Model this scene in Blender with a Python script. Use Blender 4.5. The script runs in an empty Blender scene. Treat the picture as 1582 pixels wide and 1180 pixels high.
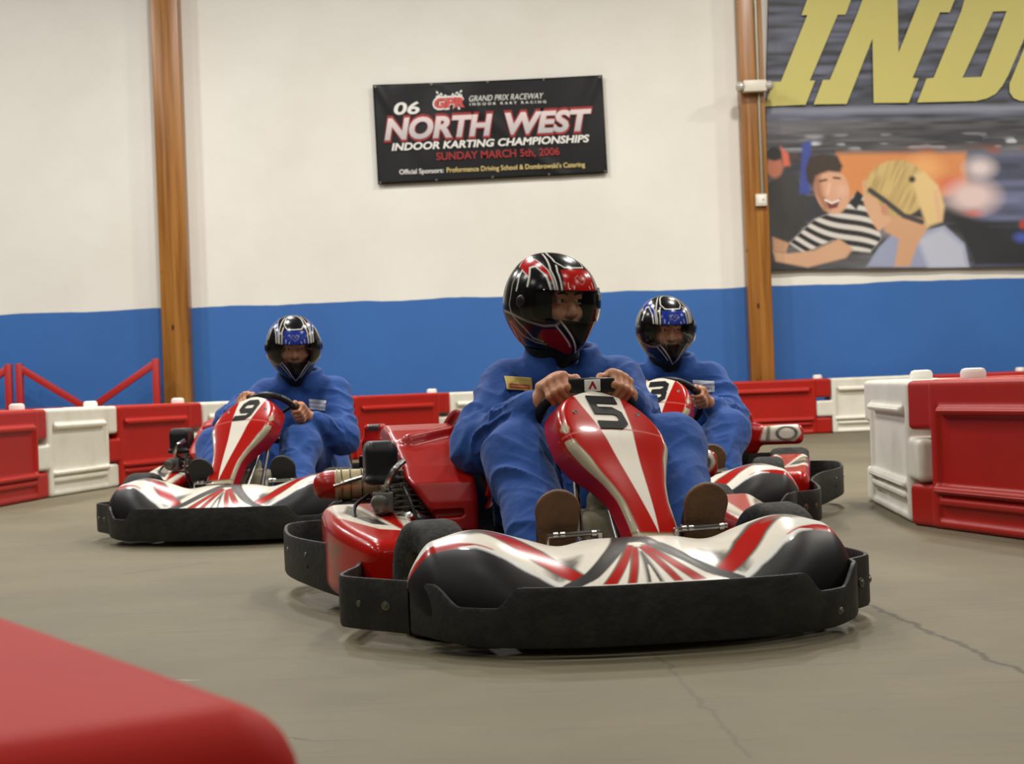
import bpy, bmesh, math, random
import numpy as np
import openvdb as vdb
from mathutils import Vector, Matrix, geometry

random.seed(7)
rng = np.random.default_rng(7)
SC = bpy.context.scene
COL = SC.collection
R = math.radians

# ------------------------------------------------------------------ camera
W_PX, H_PX, FPX = 1582, 1180, 2660.0
CAM_H, ROLL, PITCH = 0.62, R(2.1), math.atan(7 / 2660.0)
cam_data = bpy.data.cameras.new('camera')
cam_data.sensor_fit = 'HORIZONTAL'
cam_data.sensor_width = 36.0
cam_data.lens = 36.0 * FPX / W_PX
cam_data.dof.use_dof = True
cam_data.dof.focus_distance = 4.6
cam_data.dof.aperture_fstop = 8.5
cam_data.clip_start = 0.02
cam = bpy.data.objects.new('camera', cam_data)
COL.objects.link(cam)
cam.matrix_world = (Matrix.Translation((0, 0, CAM_H)) @ Matrix.Rotation(R(90) + PITCH, 4, 'X')
                    @ Matrix.Rotation(-ROLL, 4, 'Z'))
SC.camera = cam
SC.view_settings.view_transform = 'Standard'
SC.view_settings.look = 'None'
SC.view_settings.gamma = 1
SC.view_settings.exposure = -0.14

# ------------------------------------------------------------------ world and lamps
world = bpy.data.worlds.new('hall_air')
SC.world = world
world.use_nodes = True
bg = world.node_tree.nodes['Background']
bg.inputs[0].default_value = (1.0, 0.93, 0.82, 1)
bg.inputs[1].default_value = 0.05

def lamp(name, loc, power, size, color=(1, 0.92, 0.80), target=None):
    d = bpy.data.lights.new(name, 'AREA')
    d.shape = 'DISK'
    d.size = size
    d.energy = power
    d.color = color
    o = bpy.data.objects.new(name, d)
    COL.objects.link(o)
    o.location = loc
    if target is not None:
        v = Vector(target) - Vector(loc)
        o.rotation_euler = v.to_track_quat('-Z', 'Y').to_euler()
    return o

LAMP_POWER = 148.0
for iy, y in enumerate((-5.5, -1.5, 2.5, 6.5, 10.5, 14.5)):
    for ix, x in enumerate((-7.5, -2.6, 2.4, 7.4)):
        warm = (1, 0.955, 0.88) if x > 0 else (1, 0.975, 0.94)
        lamp('hall_lamp', (x + 0.4 * (iy % 2), y, 6.6), LAMP_POWER * {-5.5: 0.32, -1.5: 0.36, 2.5: 0.62, 6.5: 0.95, 10.5: 1.6, 14.5: 1.8}[y], 0.6, warm)

# ------------------------------------------------------------------ helpers
cR, sR = math.cos(ROLL), math.sin(ROLL)

def P(px, py, depth):
    """Point of the hall seen at a photograph position, at the given distance from the camera."""
    u, v = px - W_PX / 2, py - H_PX / 2
    x = cR * u - sR * v
    y = sR * u + cR * v
    return Vector((x * depth / FPX, depth, CAM_H - (y - 7.0) * depth / FPX))

def srgb(r, g, b):
    f = lambda c: (c / 255 / 12.92) if c / 255 <= 0.04045 else ((c / 255 + 0.055) / 1.055) ** 2.4
    return (f(r), f(g), f(b))

def link(o, parent=None):
    COL.objects.link(o)
    if parent is not None:
        o.parent = parent
    return o

def tag(o, label=None, cat=None, group=None, kind=None):
    if label: o['label'] = label
    if cat: o['category'] = cat
    if group: o['group'] = group
    if kind: o['kind'] = kind
    return o

def empty(name, loc=(0, 0, 0), rz=0.0):
    o = bpy.data.objects.new(name, None)
    o.empty_display_size = 0.1
    COL.objects.link(o)
    o.location = loc
    o.rotation_euler = (0, 0, rz)
    return o

def mk(name, V, F, mat, parent=None, smooth=True, colors=None):
    """Link ONE mesh object from vertex and face lists."""
    me = bpy.data.meshes.new(name)
    V = np.asarray(V, dtype=np.float64)
    if isinstance(F, np.ndarray):
        n, k = F.shape
        me.vertices.add(len(V)); me.vertices.foreach_set('co', V.astype(np.float32).ravel())
        me.loops.add(n * k); me.loops.foreach_set('vertex_index', F.astype(np.int32).ravel())
        me.polygons.add(n)
        me.polygons.foreach_set('loop_start', np.arange(0, n * k, k, dtype=np.int32))
        me.update(calc_edges=True); me.validate()
    else:
        me.from_pydata([tuple(v) for v in V], [], [tuple(int(i) for i in f) for f in F])
        me.update()
    if smooth:
        me.polygons.foreach_set('use_smooth', np.ones(len(me.polygons), dtype=bool))
    if colors is not None:
        a = me.color_attributes.new('Col', 'FLOAT_COLOR', 'POINT')
        c = np.ones((len(V), 4), dtype=np.float32)
        c[:, :3] = np.asarray(colors).reshape(-1, 3)
        a.data.foreach_set('color', c.ravel())
    if mat is not None:
        me.materials.append(mat)
    return link(bpy.data.objects.new(name, me), parent)

def sharp(o, deg=40):
    me = o.data
    bm = bmesh.new(); bm.from_mesh(me)
    for e in bm.edges:
        if len(e.link_faces) == 2:
            e.smooth = e.calc_face_angle(0) < R(deg)
    bm.to_mesh(me); bm.free()
    return o

class MB:
    """Collects shapes and links them as ONE mesh."""
    def __init__(self): self.V, self.F = [], []
    def add(self, V, F):
        n = len(self.V)
        self.V += [tuple(v) for v in V]
        self.F += [tuple(int(i) + n for i in f) for f in F]
        return self
    def box(self, c, h, bev=0.0, rot=None, seg=2):
        bm = bmesh.new()
        bmesh.ops.create_cube(bm, size=2)
        bmesh.ops.scale(bm, vec=h, verts=bm.verts)
        if bev > 0:
            bmesh.ops.bevel(bm, geom=bm.edges[:], offset=bev, segments=seg, profile=0.5, affect='EDGES', clamp_overlap=True)
        if rot is not None: bmesh.ops.rotate(bm, cent=(0, 0, 0), matrix=rot, verts=bm.verts)
        bmesh.ops.translate(bm, vec=c, verts=bm.verts)
        bm.verts.index_update()
        self.add([v.co[:] for v in bm.verts], [[v.index for v in f.verts] for f in bm.faces])
        bm.free()
        return self
    def tube(self, pts, r, n=10, smooth=0, cap=True):
        pts = [Vector(p) for p in pts]
        if smooth: pts = [Vector(p) for p in catmull(pts, smooth)]
        rs = r if isinstance(r, (list, tuple)) else [r] * len(pts)
        V, F = [], []
        up = Vector((0, 0, 1))
        prev = None
        for i, p in enumerate(pts):
            t = (pts[min(i + 1, len(pts) - 1)] - pts[max(i - 1, 0)]).normalized()
            if prev is None:
                a = t.cross(up if abs(t.z) < 0.9 else Vector((1, 0, 0))).normalized()
            else:
                a = (prev - t * prev.dot(t)).normalized()
            prev = a
            b = t.cross(a)
            for k in range(n):
                an = 2 * math.pi * k / n
                V.append(p + (a * math.cos(an) + b * math.sin(an)) * rs[i])
        for i in range(len(pts) - 1):
            for k in range(n):
                F.append((i * n + k, i * n + (k + 1) % n, (i + 1) * n + (k + 1) % n, (i + 1) * n + k))
        if cap:
            F.append(tuple(range(n))[::-1])
            F.append(tuple((len(pts) - 1) * n + k for k in range(n)))
        return self.add(V, F)
    def lathe(self, prof, n=32, M=None, close=True):
        """prof: (radius, height) pairs around the local z axis, moved by M."""
        V, F = [], []
        m = len(prof)
        for k in range(n):
            a = 2 * math.pi * k / n
            for r, z in prof:
                v = Vector((r * math.cos(a), r * math.sin(a), z))
                V.append(M @ v if M is not None else v)
        for k in range(n):
            for j in range(m - 1):
                F.append((k * m + j, ((k + 1) % n) * m + j, ((k + 1) % n) * m + j + 1, k * m + j + 1))
        if close:
            F.append(tuple(k * m for k in range(n))[::-1])
            F.append(tuple(k * m + m - 1 for k in range(n)))
        return self.add(V, F)
    def build(self, name, mat, parent=None, smooth=True, ang=35):
        o = mk(name, self.V, self.F, mat, parent, smooth)
        if smooth: sharp(o, ang)
        return o

def catmull(pts, n):
    pts = [np.array(p, float) for p in pts]
    out = []
    for i in range(len(pts) - 1):
        p0 = pts[max(i - 1, 0)]; p1 = pts[i]; p2 = pts[i + 1]; p3 = pts[min(i + 2, len(pts) - 1)]
        for k in range(n):
            t = k / n
            out.append(0.5 * (2 * p1 + (p2 - p0) * t + (2 * p0 - 5 * p1 + 4 * p2 - p3) * t * t + (3 * p1 - p0 - 3 * p2 + p3) * t ** 3))
    out.append(pts[-1])
    return out

def AX(c, d):
    """Matrix taking local z to direction d at point c."""
    return Matrix.Translation(c) @ Vector(d).to_track_quat('Z', 'Y').to_matrix().to_4x4()

def grid(name, Pt, mat, parent, colors=None, keep=None, wrap=False, flip=False):
    """Pt: (nu, nv, 3) sheet of points."""
    nu, nv = Pt.shape[:2]
    I = np.arange(nu * nv).reshape(nu, nv)
    if wrap: I = np.vstack([I, I[:1]])
    a, b, c, d = I[:-1, :-1], I[1:, :-1], I[1:, 1:], I[:-1, 1:]
    F = np.stack([a, b, c, d], -1).reshape(-1, 4)
    if keep is not None: F = F[keep.reshape(-1)]
    if flip: F = F[:, ::-1]
    V = Pt.reshape(-1, 3)
    C = None if colors is None else colors.reshape(-1, 3)
    used = np.unique(F)
    if len(used) < len(V):
        m = -np.ones(len(V), int); m[used] = np.arange(len(used))
        V, F = V[used], m[F]
        if C is not None: C = C[used]
    return mk(name, V, np.ascontiguousarray(F), mat, parent, True, C)

def solidify(o, t, off=1.0):
    m = o.modifiers.new('thickness', 'SOLIDIFY')
    m.thickness = t; m.offset = off
    return o

# signed distance and paint helpers on arrays
def sd_poly(X, Y, pts):
    pts = np.array(pts, float)
    d = np.full(X.shape, 1e9)
    s = np.ones(X.shape)
    n = len(pts)
    for i in range(n):
        a, b = pts[i], pts[i - 1]
        ex, ey = b - a
        wx, wy = X - a[0], Y - a[1]
        h = np.clip((wx * ex + wy * ey) / (ex * ex + ey * ey + 1e-12), 0, 1)
        d = np.minimum(d, (wx - ex * h) ** 2 + (wy - ey * h) ** 2)
        c1 = Y >= a[1]; c2 = Y < b[1]; c3 = ex * wy > ey * wx
        f = (c1 & c2 & c3) | (~c1 & ~c2 & ~c3)
        s = np.where(f, -s, s)
    return s * np.sqrt(d)

def sd_line(X, Y, pts):
    pts = np.array(pts, float)
    d = np.full(X.shape, 1e9)
    for i in range(len(pts) - 1):
        a, b = pts[i], pts[i + 1]
        ex, ey = b - a
        wx, wy = X - a[0], Y - a[1]
        h = np.clip((wx * ex + wy * ey) / (ex * ex + ey * ey + 1e-12), 0, 1)
        d = np.minimum(d, (wx - ex * h) ** 2 + (wy - ey * h) ** 2)
    return np.sqrt(d)

def lay(C, col, d, soft):
    m = np.clip(0.5 - d / soft, 0, 1)[..., None]
    return C * (1 - m) + np.array(col) * m

def vnoise(*xyz, seed=0):
    """Value noise for 2 or 3 coordinate arrays."""
    tab = np.random.default_rng(seed).random(4096)
    out = 0
    ii = [np.floor(c).astype(np.int64) for c in xyz]
    ff = [c - np.floor(c) for c in xyz]
    ff = [f * f * (3 - 2 * f) for f in ff]
    n = len(xyz)
    for k in range(2 ** n):
        h = 0; w = 1
        for j in range(n):
            bit = (k >> j) & 1
            h = h * 1619 + (ii[j] + bit) * (31337 + 271 * j)
            w = w * (ff[j] if bit else 1 - ff[j])
        out = out + w * tab[(h ^ (h >> 7)) & 4095]
    return out

class SDF:
    """Blends round shapes into one continuous surface."""
    def __init__(self, lo, hi, h):
        self.lo = np.array(lo, float); self.h = h
        self.n = np.ceil((np.array(hi) - self.lo) / h).astype(int) + 1
        self.F = np.full(self.n, 1.0, np.float32)
    def _sub(self, lo, hi, m):
        a = np.clip(np.floor((np.array(lo) - m - self.lo) / self.h).astype(int), 0, self.n)
        b = np.clip(np.ceil((np.array(hi) + m - self.lo) / self.h).astype(int) + 1, 0, self.n)
        sl = tuple(slice(a[i], b[i]) for i in range(3))
        ax = [self.lo[i] + self.h * np.arange(a[i], b[i]) for i in range(3)]
        return sl, np.meshgrid(*ax, indexing='ij')
    def _mix(self, sl, d, k, sub=False):
        A = self.F[sl]
        if sub:
            h = np.clip(0.5 - 0.5 * (A + d) / k, 0, 1)
            self.F[sl] = A * (1 - h) - d * h + k * h * (1 - h)
        else:
            h = np.clip(0.5 + 0.5 * (A - d) / k, 0, 1)
            self.F[sl] = A * (1 - h) + d * h - k * h * (1 - h)
    def cap(self, a, b, ra, rb=None, k=0.02, fold=None, sub=False, flat=None):
        rb = ra if rb is None else rb
        a = np.array(a, float); b = np.array(b, float)
        rm = max(ra, rb)
        sl, (X, Y, Z) = self._sub(np.minimum(a, b) - rm, np.maximum(a, b) + rm, k + 3 * self.h)
        if X.size == 0: return self
        e = b - a
        L2 = max(e @ e, 1e-12)
        wx, wy, wz = X - a[0], Y - a[1], Z - a[2]
        h = np.clip((wx * e[0] + wy * e[1] + wz * e[2]) / L2, 0, 1)
        qx, qy, qz = wx - h * e[0], wy - h * e[1], wz - h * e[2]
        d = np.sqrt(qx * qx + qy * qy + qz * qz) - (ra + (rb - ra) * h)
        if fold is not None:
            amp, lam, h0, h1, ph = fold
            L = math.sqrt(L2)
            win = np.clip(1 - np.abs(h - (h0 + h1) / 2) / max((h1 - h0) / 2, 1e-3), 0, 1) ** 0.6
            qn = np.sqrt(qx * qx + qy * qy + qz * qz) + 1e-6
            ux, uy, uz = qx / qn, qy / qn, qz / qn
            s = h * L / lam + 0.9 * ux * math.cos(ph) + 0.9 * uz * math.sin(ph) + 7.3 * ph
            n1 = vnoise(s, 1.3 * ux + 3 * ph, 1.3 * (uz + uy), seed=17)
            n2 = vnoise(2.1 * s + 5, 1.1 * uy - ph, 1.1 * (ux - uz), seed=18)
            rid = (1 - np.abs(2 * n1 - 1)) ** 2.2 + 0.5 * (1 - np.abs(2 * n2 - 1)) ** 2
            d = d - amp * win * (rid - 0.5)
        self._mix(sl, d, k, sub)
        return self
    def ell(self, c, r, M=None, k=0.02, sub=False):
        c = np.array(c, float); r = np.array(r, float)
        rm = r.max()
        sl, (X, Y, Z) = self._sub(c - rm, c + rm, k + 3 * self.h)
        if X.size == 0: return self
        q = np.stack([X - c[0], Y - c[1], Z - c[2]], -1)
        if M is not None: q = q @ np.array(M)
        k0 = np.sqrt(((q / r) ** 2).sum(-1)); k1 = np.sqrt(((q / r ** 2) ** 2).sum(-1)) + 1e-9
        self._mix(sl, k0 * (k0 - 1) / k1, k, sub)
        return self
    def box(self, c, hh, rnd=0.02, M=None, k=0.01, sub=False):
        c = np.array(c, float); hh = np.array(hh, float)
        rm = np.linalg.norm(hh)
        ext = rm if M is not None else hh
        sl, (X, Y, Z) = self._sub(c - ext, c + ext, k + 3 * self.h)
        if X.size == 0: return self
        q = np.stack([X - c[0], Y - c[1], Z - c[2]], -1)
        if M is not None: q = q @ np.array(M)
        q = np.abs(q) - (hh - rnd)
        d = np.sqrt((np.maximum(q, 0) ** 2).sum(-1)) + np.minimum(q.max(-1), 0) - rnd
        self._mix(sl, d, k, sub)
        return self
    def custom(self, fn, lo, hi, k=0.01, sub=False):
        sl, (X, Y, Z) = self._sub(lo, hi, 0.0)
        self._mix(sl, fn(X, Y, Z), k, sub)
        return self
    def mesh(self):
        F = self.F
        for ax in range(3):
            i0 = [slice(None)] * 3; i0[ax] = 0; i1 = [slice(None)] * 3; i1[ax] = -1
            F[tuple(i0)] = np.maximum(F[tuple(i0)], 0.01); F[tuple(i1)] = np.maximum(F[tuple(i1)], 0.01)
        g = vdb.FloatGrid(1.0)
        g.copyFromArray(np.ascontiguousarray(np.clip(F, -0.5, 1.0)))
        V, Q = g.convertToQuads(0.0)
        V = np.asarray(V, float); Q = np.asarray(Q, dtype=np.int64)
        V = V * self.h + self.lo
        a, b, c = V[Q[:, 0]], V[Q[:, 1]], V[Q[:, 2]]
        d = V[Q[:, 3]]
        vol = (np.cross(b, c) * a).sum() + (np.cross(c, d) * a).sum()
        if vol < 0: Q = Q[:, ::-1]
        return V, np.ascontiguousarray(Q)
    def build(self, name, mat, parent=None, colorf=None):
        V, Q = self.mesh()
        C = None if colorf is None else colorf(V)
        return mk(name, V, Q, mat, parent, True, C)

# ------------------------------------------------------------------ materials
MATS = {}
def material(name, color=(0.5, 0.5, 0.5), rough=0.5, metal=0.0, coat=0.0, spec=0.5, attr=False, noise=None, bump=None, sheen=0.0):
    """noise = (scale, amount, darker colour): blotches of wear; bump = (scale, strength)."""
    m = bpy.data.materials.new(name)
    m.use_nodes = True
    nt = m.node_tree
    b = nt.nodes['Principled BSDF']
    b.inputs['Base Color'].default_value = (*color, 1)
    b.inputs['Roughness'].default_value = rough
    b.inputs['Metallic'].default_value = metal
    b.inputs['Coat Weight'].default_value = coat
    b.inputs['Coat Roughness'].default_value = 0.06
    b.inputs['Specular IOR Level'].default_value = spec
    b.inputs['Sheen Weight'].default_value = sheen
    tc = nt.nodes.new('ShaderNodeTexCoord')
    src = None
    if attr:
        a = nt.nodes.new('ShaderNodeAttribute'); a.attribute_name = 'Col'
        src = a.outputs['Color']
    if noise:
        sc, amt, dark = noise
        nz = nt.nodes.new('ShaderNodeTexNoise'); nz.inputs['Scale'].default_value = sc
        nz.inputs['Detail'].default_value = 6; nz.inputs['Roughness'].default_value = 0.65
        nt.links.new(tc.outputs['Object'], nz.inputs['Vector'])
        mr = nt.nodes.new('ShaderNodeMapRange')
        mr.inputs['From Min'].default_value = 0.42; mr.inputs['From Max'].default_value = 0.72
        mr.inputs['To Max'].default_value = amt
        nt.links.new(nz.outputs['Fac'], mr.inputs['Value'])
        mx = nt.nodes.new('ShaderNodeMix'); mx.data_type = 'RGBA'
        nt.links.new(mr.outputs[0], mx.inputs[0])
        if src is not None: nt.links.new(src, mx.inputs[6])
        else: mx.inputs[6].default_value = (*color, 1)
        mx.inputs[7].default_value = (*dark, 1)
        src = mx.outputs[2]
    if src is not None: nt.links.new(src, b.inputs['Base Color'])
    if name == 'kart_paint':                      # bare black plastic is duller than the paint
        bw = nt.nodes.new('ShaderNodeRGBToBW'); nt.links.new(src, bw.inputs[0])
        rr = nt.nodes.new('ShaderNodeMapRange'); rr.inputs['From Min'].default_value = 0.01; rr.inputs['From Max'].default_value = 0.06
        rr.inputs['To Min'].default_value = 0.42; rr.inputs['To Max'].default_value = rough
        nt.links.new(bw.outputs[0], rr.inputs[0]); nt.links.new(rr.outputs[0], b.inputs['Roughness'])
        r2 = nt.nodes.new('ShaderNodeMapRange'); r2.inputs['From Min'].default_value = 0.01; r2.inputs['From Max'].default_value = 0.06
        r2.inputs['To Min'].default_value = 0.0; r2.inputs['To Max'].default_value = coat
        nt.links.new(bw.outputs[0], r2.inputs[0]); nt.links.new(r2.outputs[0], b.inputs['Coat Weight'])
        r3 = nt.nodes.new('ShaderNodeMapRange'); r3.inputs['From Min'].default_value = 0.01; r3.inputs['From Max'].default_value = 0.06
        r3.inputs['To Min'].default_value = 0.2; r3.inputs['To Max'].default_value = 0.16
        nt.links.new(bw.outputs[0], r3.inputs[0]); nt.links.new(r3.outputs[0], b.inputs['Specular IOR Level'])
    if bump:
        nz = nt.nodes.new('ShaderNodeTexNoise'); nz.inputs['Scale'].default_value = bump[0]
        nz.inputs['Detail'].default_value = 5
        nt.links.new(tc.outputs['Object'], nz.inputs['Vector'])
        bp = nt.nodes.new('ShaderNodeBump'); bp.inputs['Strength'].default_value = bump[1]
        bp.inputs['Distance'].default_value = 0.01
        nt.links.new(nz.outputs['Fac'], bp.inputs['Height'])
        nt.links.new(bp.outputs[0], b.inputs['Normal'])
    MATS[name] = m
    return m

RED = srgb(168, 18, 8)
WHITE = srgb(226, 220, 205)
BLACK = srgb(20, 20, 21)
SILV = srgb(176, 166, 140)
material('kart_paint', RED, 0.24, 0, 0.2, attr=True, noise=(9, 0.10, srgb(80, 40, 30)))
material('red_shell', RED, 0.32, 0, 0.2, spec=0.4, noise=(7, 0.25, srgb(110, 14, 10)))
material('number_black', srgb(11, 11, 11), 0.5, spec=0.08)
material('bumper_plastic', srgb(30, 30, 28), 0.55, 0, 0, 0.3, noise=(14, 0.45, srgb(62, 60, 54)), bump=(60, 0.25))
material('tire_rubber', srgb(40, 39, 37), 0.8, 0, 0, 0.25, noise=(20, 0.5, srgb(92, 90, 84)), bump=(70, 0.3))
material('black_plastic', srgb(22, 22, 23), 0.42, spec=0.35)
material('roof_deck', srgb(96, 92, 86), 0.8)
material('black_metal', srgb(26, 26, 27), 0.38, 0.4)
material('steel', srgb(190, 188, 182), 0.22, 1.0)
material('dull_alloy', srgb(120, 118, 112), 0.38, 0.9)
material('gold_metal', srgb(205, 190, 145), 0.28, 0.35, 0.4)
material('tank_plastic', srgb(176, 166, 140), 0.5, noise=(12, 0.5, srgb(120, 108, 84)))
material('seat_shell', srgb(24, 24, 26), 0.4, 0, 0.2)
material('pan_metal', srgb(70, 68, 64), 0.5, 0.6)
material('skin', srgb(188, 132, 98), 0.5, noise=(30, 0.3, srgb(160, 98, 72)), spec=0.4)
material('face_skin_lightened', srgb(226, 170, 144), 0.48, noise=(22, 0.35, srgb(170, 96, 76)), spec=0.4)
material('eye_white', srgb(225, 220, 212), 0.2)
material('iris_dark', srgb(48, 34, 26), 0.2)
material('hair_brown', srgb(52, 36, 26), 0.7)
material('suit_blue', srgb(44, 82, 150), 0.85, 0, 0, spec=0.2, noise=(7, 0.6, srgb(40, 68, 134)), bump=(30, 0.35), sheen=0.12)
material('shoe_leather', srgb(50, 42, 38), 0.6)
material('sole_brown', srgb(104, 72, 42), 0.7, noise=(22, 0.8, srgb(70, 56, 42)), bump=(90, 0.4))
material('helmet_paint', BLACK, 0.2, 0, 0.0, 0.24, attr=True)
material('helmet_padding', srgb(22, 22, 23), 0.9)
material('neck_cloth', srgb(22, 21, 22), 0.9)
material('patch_print', WHITE, 0.7, attr=True)
material('barrier_red', srgb(170, 25, 12), 0.45, 0, 0, 0.35, noise=(3.0, 0.45, srgb(150, 24, 17)), bump=(14, 0.12))
material('barrier_white', srgb(226, 222, 208), 0.45, 0, 0, noise=(3.5, 0.5, srgb(196, 188, 168)), bump=(14, 0.12))
material('kerb_red', srgb(166, 24, 14), 0.6, 0, 0, 0.12, noise=(3.0, 0.3, srgb(146, 22, 14)))
material('sole_dark', srgb(30, 29, 28), 0.7, bump=(90, 0.4))
material('cap_white', srgb(232, 230, 220), 0.45)
material('frame_red', srgb(170, 26, 22), 0.45)
material('vinyl_black', srgb(17, 17, 17), 0.35, spec=0.3)
material('print_white', srgb(228, 226, 220), 0.5)
material('print_silver', srgb(196, 194, 192), 0.5, attr=True)
material('print_red', srgb(150, 22, 24), 0.5)
material('print_pale_red', srgb(196, 70, 66), 0.5)
material('print_gold', srgb(214, 190, 120), 0.5)
material('print_yellow', srgb(196, 186, 104), 0.55, noise=(2.0, 0.35, srgb(190, 180, 110)))
material('poster_print', WHITE, 0.5, attr=True)
material('fixture_white', srgb(214, 206, 190), 0.4)
material('conduit_metal', srgb(150, 142, 124), 0.4, 0.7)
material('clear_glass', srgb(200, 196, 186), 0.12, 0.3)

def visor_material():
    m = bpy.data.materials.new('smoked_visor'); m.use_nodes = True
    nt = m.node_tree; nt.nodes.remove(nt.nodes['Principled BSDF'])
    out = nt.nodes['Material Output']
    tr = nt.nodes.new('ShaderNodeBsdfTransparent'); tr.inputs[0].default_value = (0.92, 0.90, 0.87, 1)
    gl = nt.nodes.new('ShaderNodeBsdfGlossy'); gl.inputs['Roughness'].default_value = 0.05
    fr = nt.nodes.new('ShaderNodeFresnel'); fr.inputs[0].default_value = 1.5
    mx = nt.nodes.new('ShaderNodeMixShader')
    nt.links.new(fr.outputs[0], mx.inputs[0]); nt.links.new(tr.outputs[0], mx.inputs[1]); nt.links.new(gl.outputs[0], mx.inputs[2])
    nt.links.new(mx.outputs[0], out.inputs[0])
    MATS['visor'] = m
visor_material()

def wood_material():
    m = bpy.data.materials.new('post_wood'); m.use_nodes = True
    nt = m.node_tree; b = nt.nodes['Principled BSDF']
    tc = nt.nodes.new('ShaderNodeTexCoord')
    mp = nt.nodes.new('ShaderNodeMapping'); mp.inputs['Scale'].default_value = (16, 16, 0.5)
    nt.links.new(tc.outputs['Object'], mp.inputs[0])
    nz = nt.nodes.new('ShaderNodeTexNoise'); nz.inputs['Scale'].default_value = 1.4; nz.inputs['Detail'].default_value = 7
    nt.links.new(mp.outputs[0], nz.inputs['Vector'])
    cr = nt.nodes.new('ShaderNodeValToRGB')
    cr.color_ramp.elements[0].position = 0.3; cr.color_ramp.elements[0].color = (*srgb(122, 74, 24), 1)
    cr.color_ramp.elements[1].position = 0.72; cr.color_ramp.elements[1].color = (*srgb(178, 122, 56), 1)
    nt.links.new(nz.outputs['Fac'], cr.inputs[0])
    vo = nt.nodes.new('ShaderNodeTexVoronoi'); vo.inputs['Scale'].default_value = 2.6
    mp2 = nt.nodes.new('ShaderNodeMapping'); mp2.inputs['Scale'].default_value = (2.2, 2.2, 1.0)
    nt.links.new(tc.outputs['Object'], mp2.inputs[0]); nt.links.new(mp2.outputs[0], vo.inputs['Vector'])
    mr = nt.nodes.new('ShaderNodeMapRange'); mr.inputs['From Min'].default_value = 0.06; mr.inputs['From Max'].default_value = 0.12
    mr.inputs['To Min'].default_value = 1; mr.inputs['To Max'].default_value = 0
    nt.links.new(vo.outputs['Distance'], mr.inputs[0])
    mx = nt.nodes.new('ShaderNodeMix'); mx.data_type = 'RGBA'
    nt.links.new(mr.outputs[0], mx.inputs[0]); nt.links.new(cr.outputs[0], mx.inputs[6]); mx.inputs[7].default_value = (*srgb(70, 36, 14), 1)
    nt.links.new(mx.outputs[2], b.inputs['Base Color'])
    b.inputs['Roughness'].default_value = 0.32
    MATS['wood'] = m
wood_material()

def wall_material():
    m = bpy.data.materials.new('two_tone_wall_paint'); m.use_nodes = True
    nt = m.node_tree; b = nt.nodes['Principled BSDF']; L = nt.links.new
    geo = nt.nodes.new('ShaderNodeNewGeometry'); sep = nt.nodes.new('ShaderNodeSeparateXYZ')
    L(geo.outputs['Position'], sep.inputs[0])
    nz = nt.nodes.new('ShaderNodeTexNoise'); nz.inputs['Scale'].default_value = 1.1; nz.inputs['Detail'].default_value = 5
    L(geo.outputs['Position'], nz.inputs['Vector'])
    ad = nt.nodes.new('ShaderNodeMath'); ad.operation = 'MULTIPLY_ADD'; ad.inputs[1].default_value = 0.07
    L(nz.outputs['Fac'], ad.inputs[0]); L(sep.outputs['Z'], ad.inputs[2])
    th = nt.nodes.new('ShaderNodeMapRange'); th.inputs['From Min'].default_value = 1.652; th.inputs['From Max'].default_value = 1.662
    L(ad.outputs[0], th.inputs[0])
    # worn blotches in the white paint
    n2 = nt.nodes.new('ShaderNodeTexNoise'); n2.inputs['Scale'].default_value = 0.55; n2.inputs['Detail'].default_value = 9; n2.inputs['Roughness'].default_value = 0.6
    L(geo.outputs['Position'], n2.inputs['Vector'])
    r2 = nt.nodes.new('ShaderNodeValToRGB')
    r2.color_ramp.elements[0].position = 0.33; r2.color_ramp.elements[0].color = (*srgb(222, 218, 208), 1)
    r2.color_ramp.elements[1].position = 0.62; r2.color_ramp.elements[1].color = (*srgb(232, 229, 220), 1)
    L(n2.outputs['Fac'], r2.inputs[0])
    n3 = nt.nodes.new('ShaderNodeTexNoise'); n3.inputs['Scale'].default_value = 0.8; n3.inputs['Detail'].default_value = 4
    L(geo.outputs['Position'], n3.inputs['Vector'])
    r3 = nt.nodes.new('ShaderNodeValToRGB')
    r3.color_ramp.elements[0].position = 0.35; r3.color_ramp.elements[0].color = (*srgb(42, 96, 164), 1)
    r3.color_ramp.elements[1].position = 0.65; r3.color_ramp.elements[1].color = (*srgb(46, 102, 172), 1)
    L(n3.outputs['Fac'], r3.inputs[0])
    mx = nt.nodes.new('ShaderNodeMix'); mx.data_type = 'RGBA'
    L(th.outputs[0], mx.inputs[0]); L(r3.outputs[0], mx.inputs[6]); L(r2.outputs[0], mx.inputs[7])
    L(mx.outputs[2], b.inputs['Base Color'])
    b.inputs['Roughness'].default_value = 0.6
    n4 = nt.nodes.new('ShaderNodeTexNoise'); n4.inputs['Scale'].default_value = 6; n4.inputs['Detail'].default_value = 6
    L(geo.outputs['Position'], n4.inputs['Vector'])
    bp = nt.nodes.new('ShaderNodeBump'); bp.inputs['Strength'].default_value = 0.15; bp.inputs['Distance'].default_value = 0.02
    L(n4.outputs['Fac'], bp.inputs['Height']); L(bp.outputs[0], b.inputs['Normal'])
    MATS['wall'] = m
wall_material()

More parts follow.
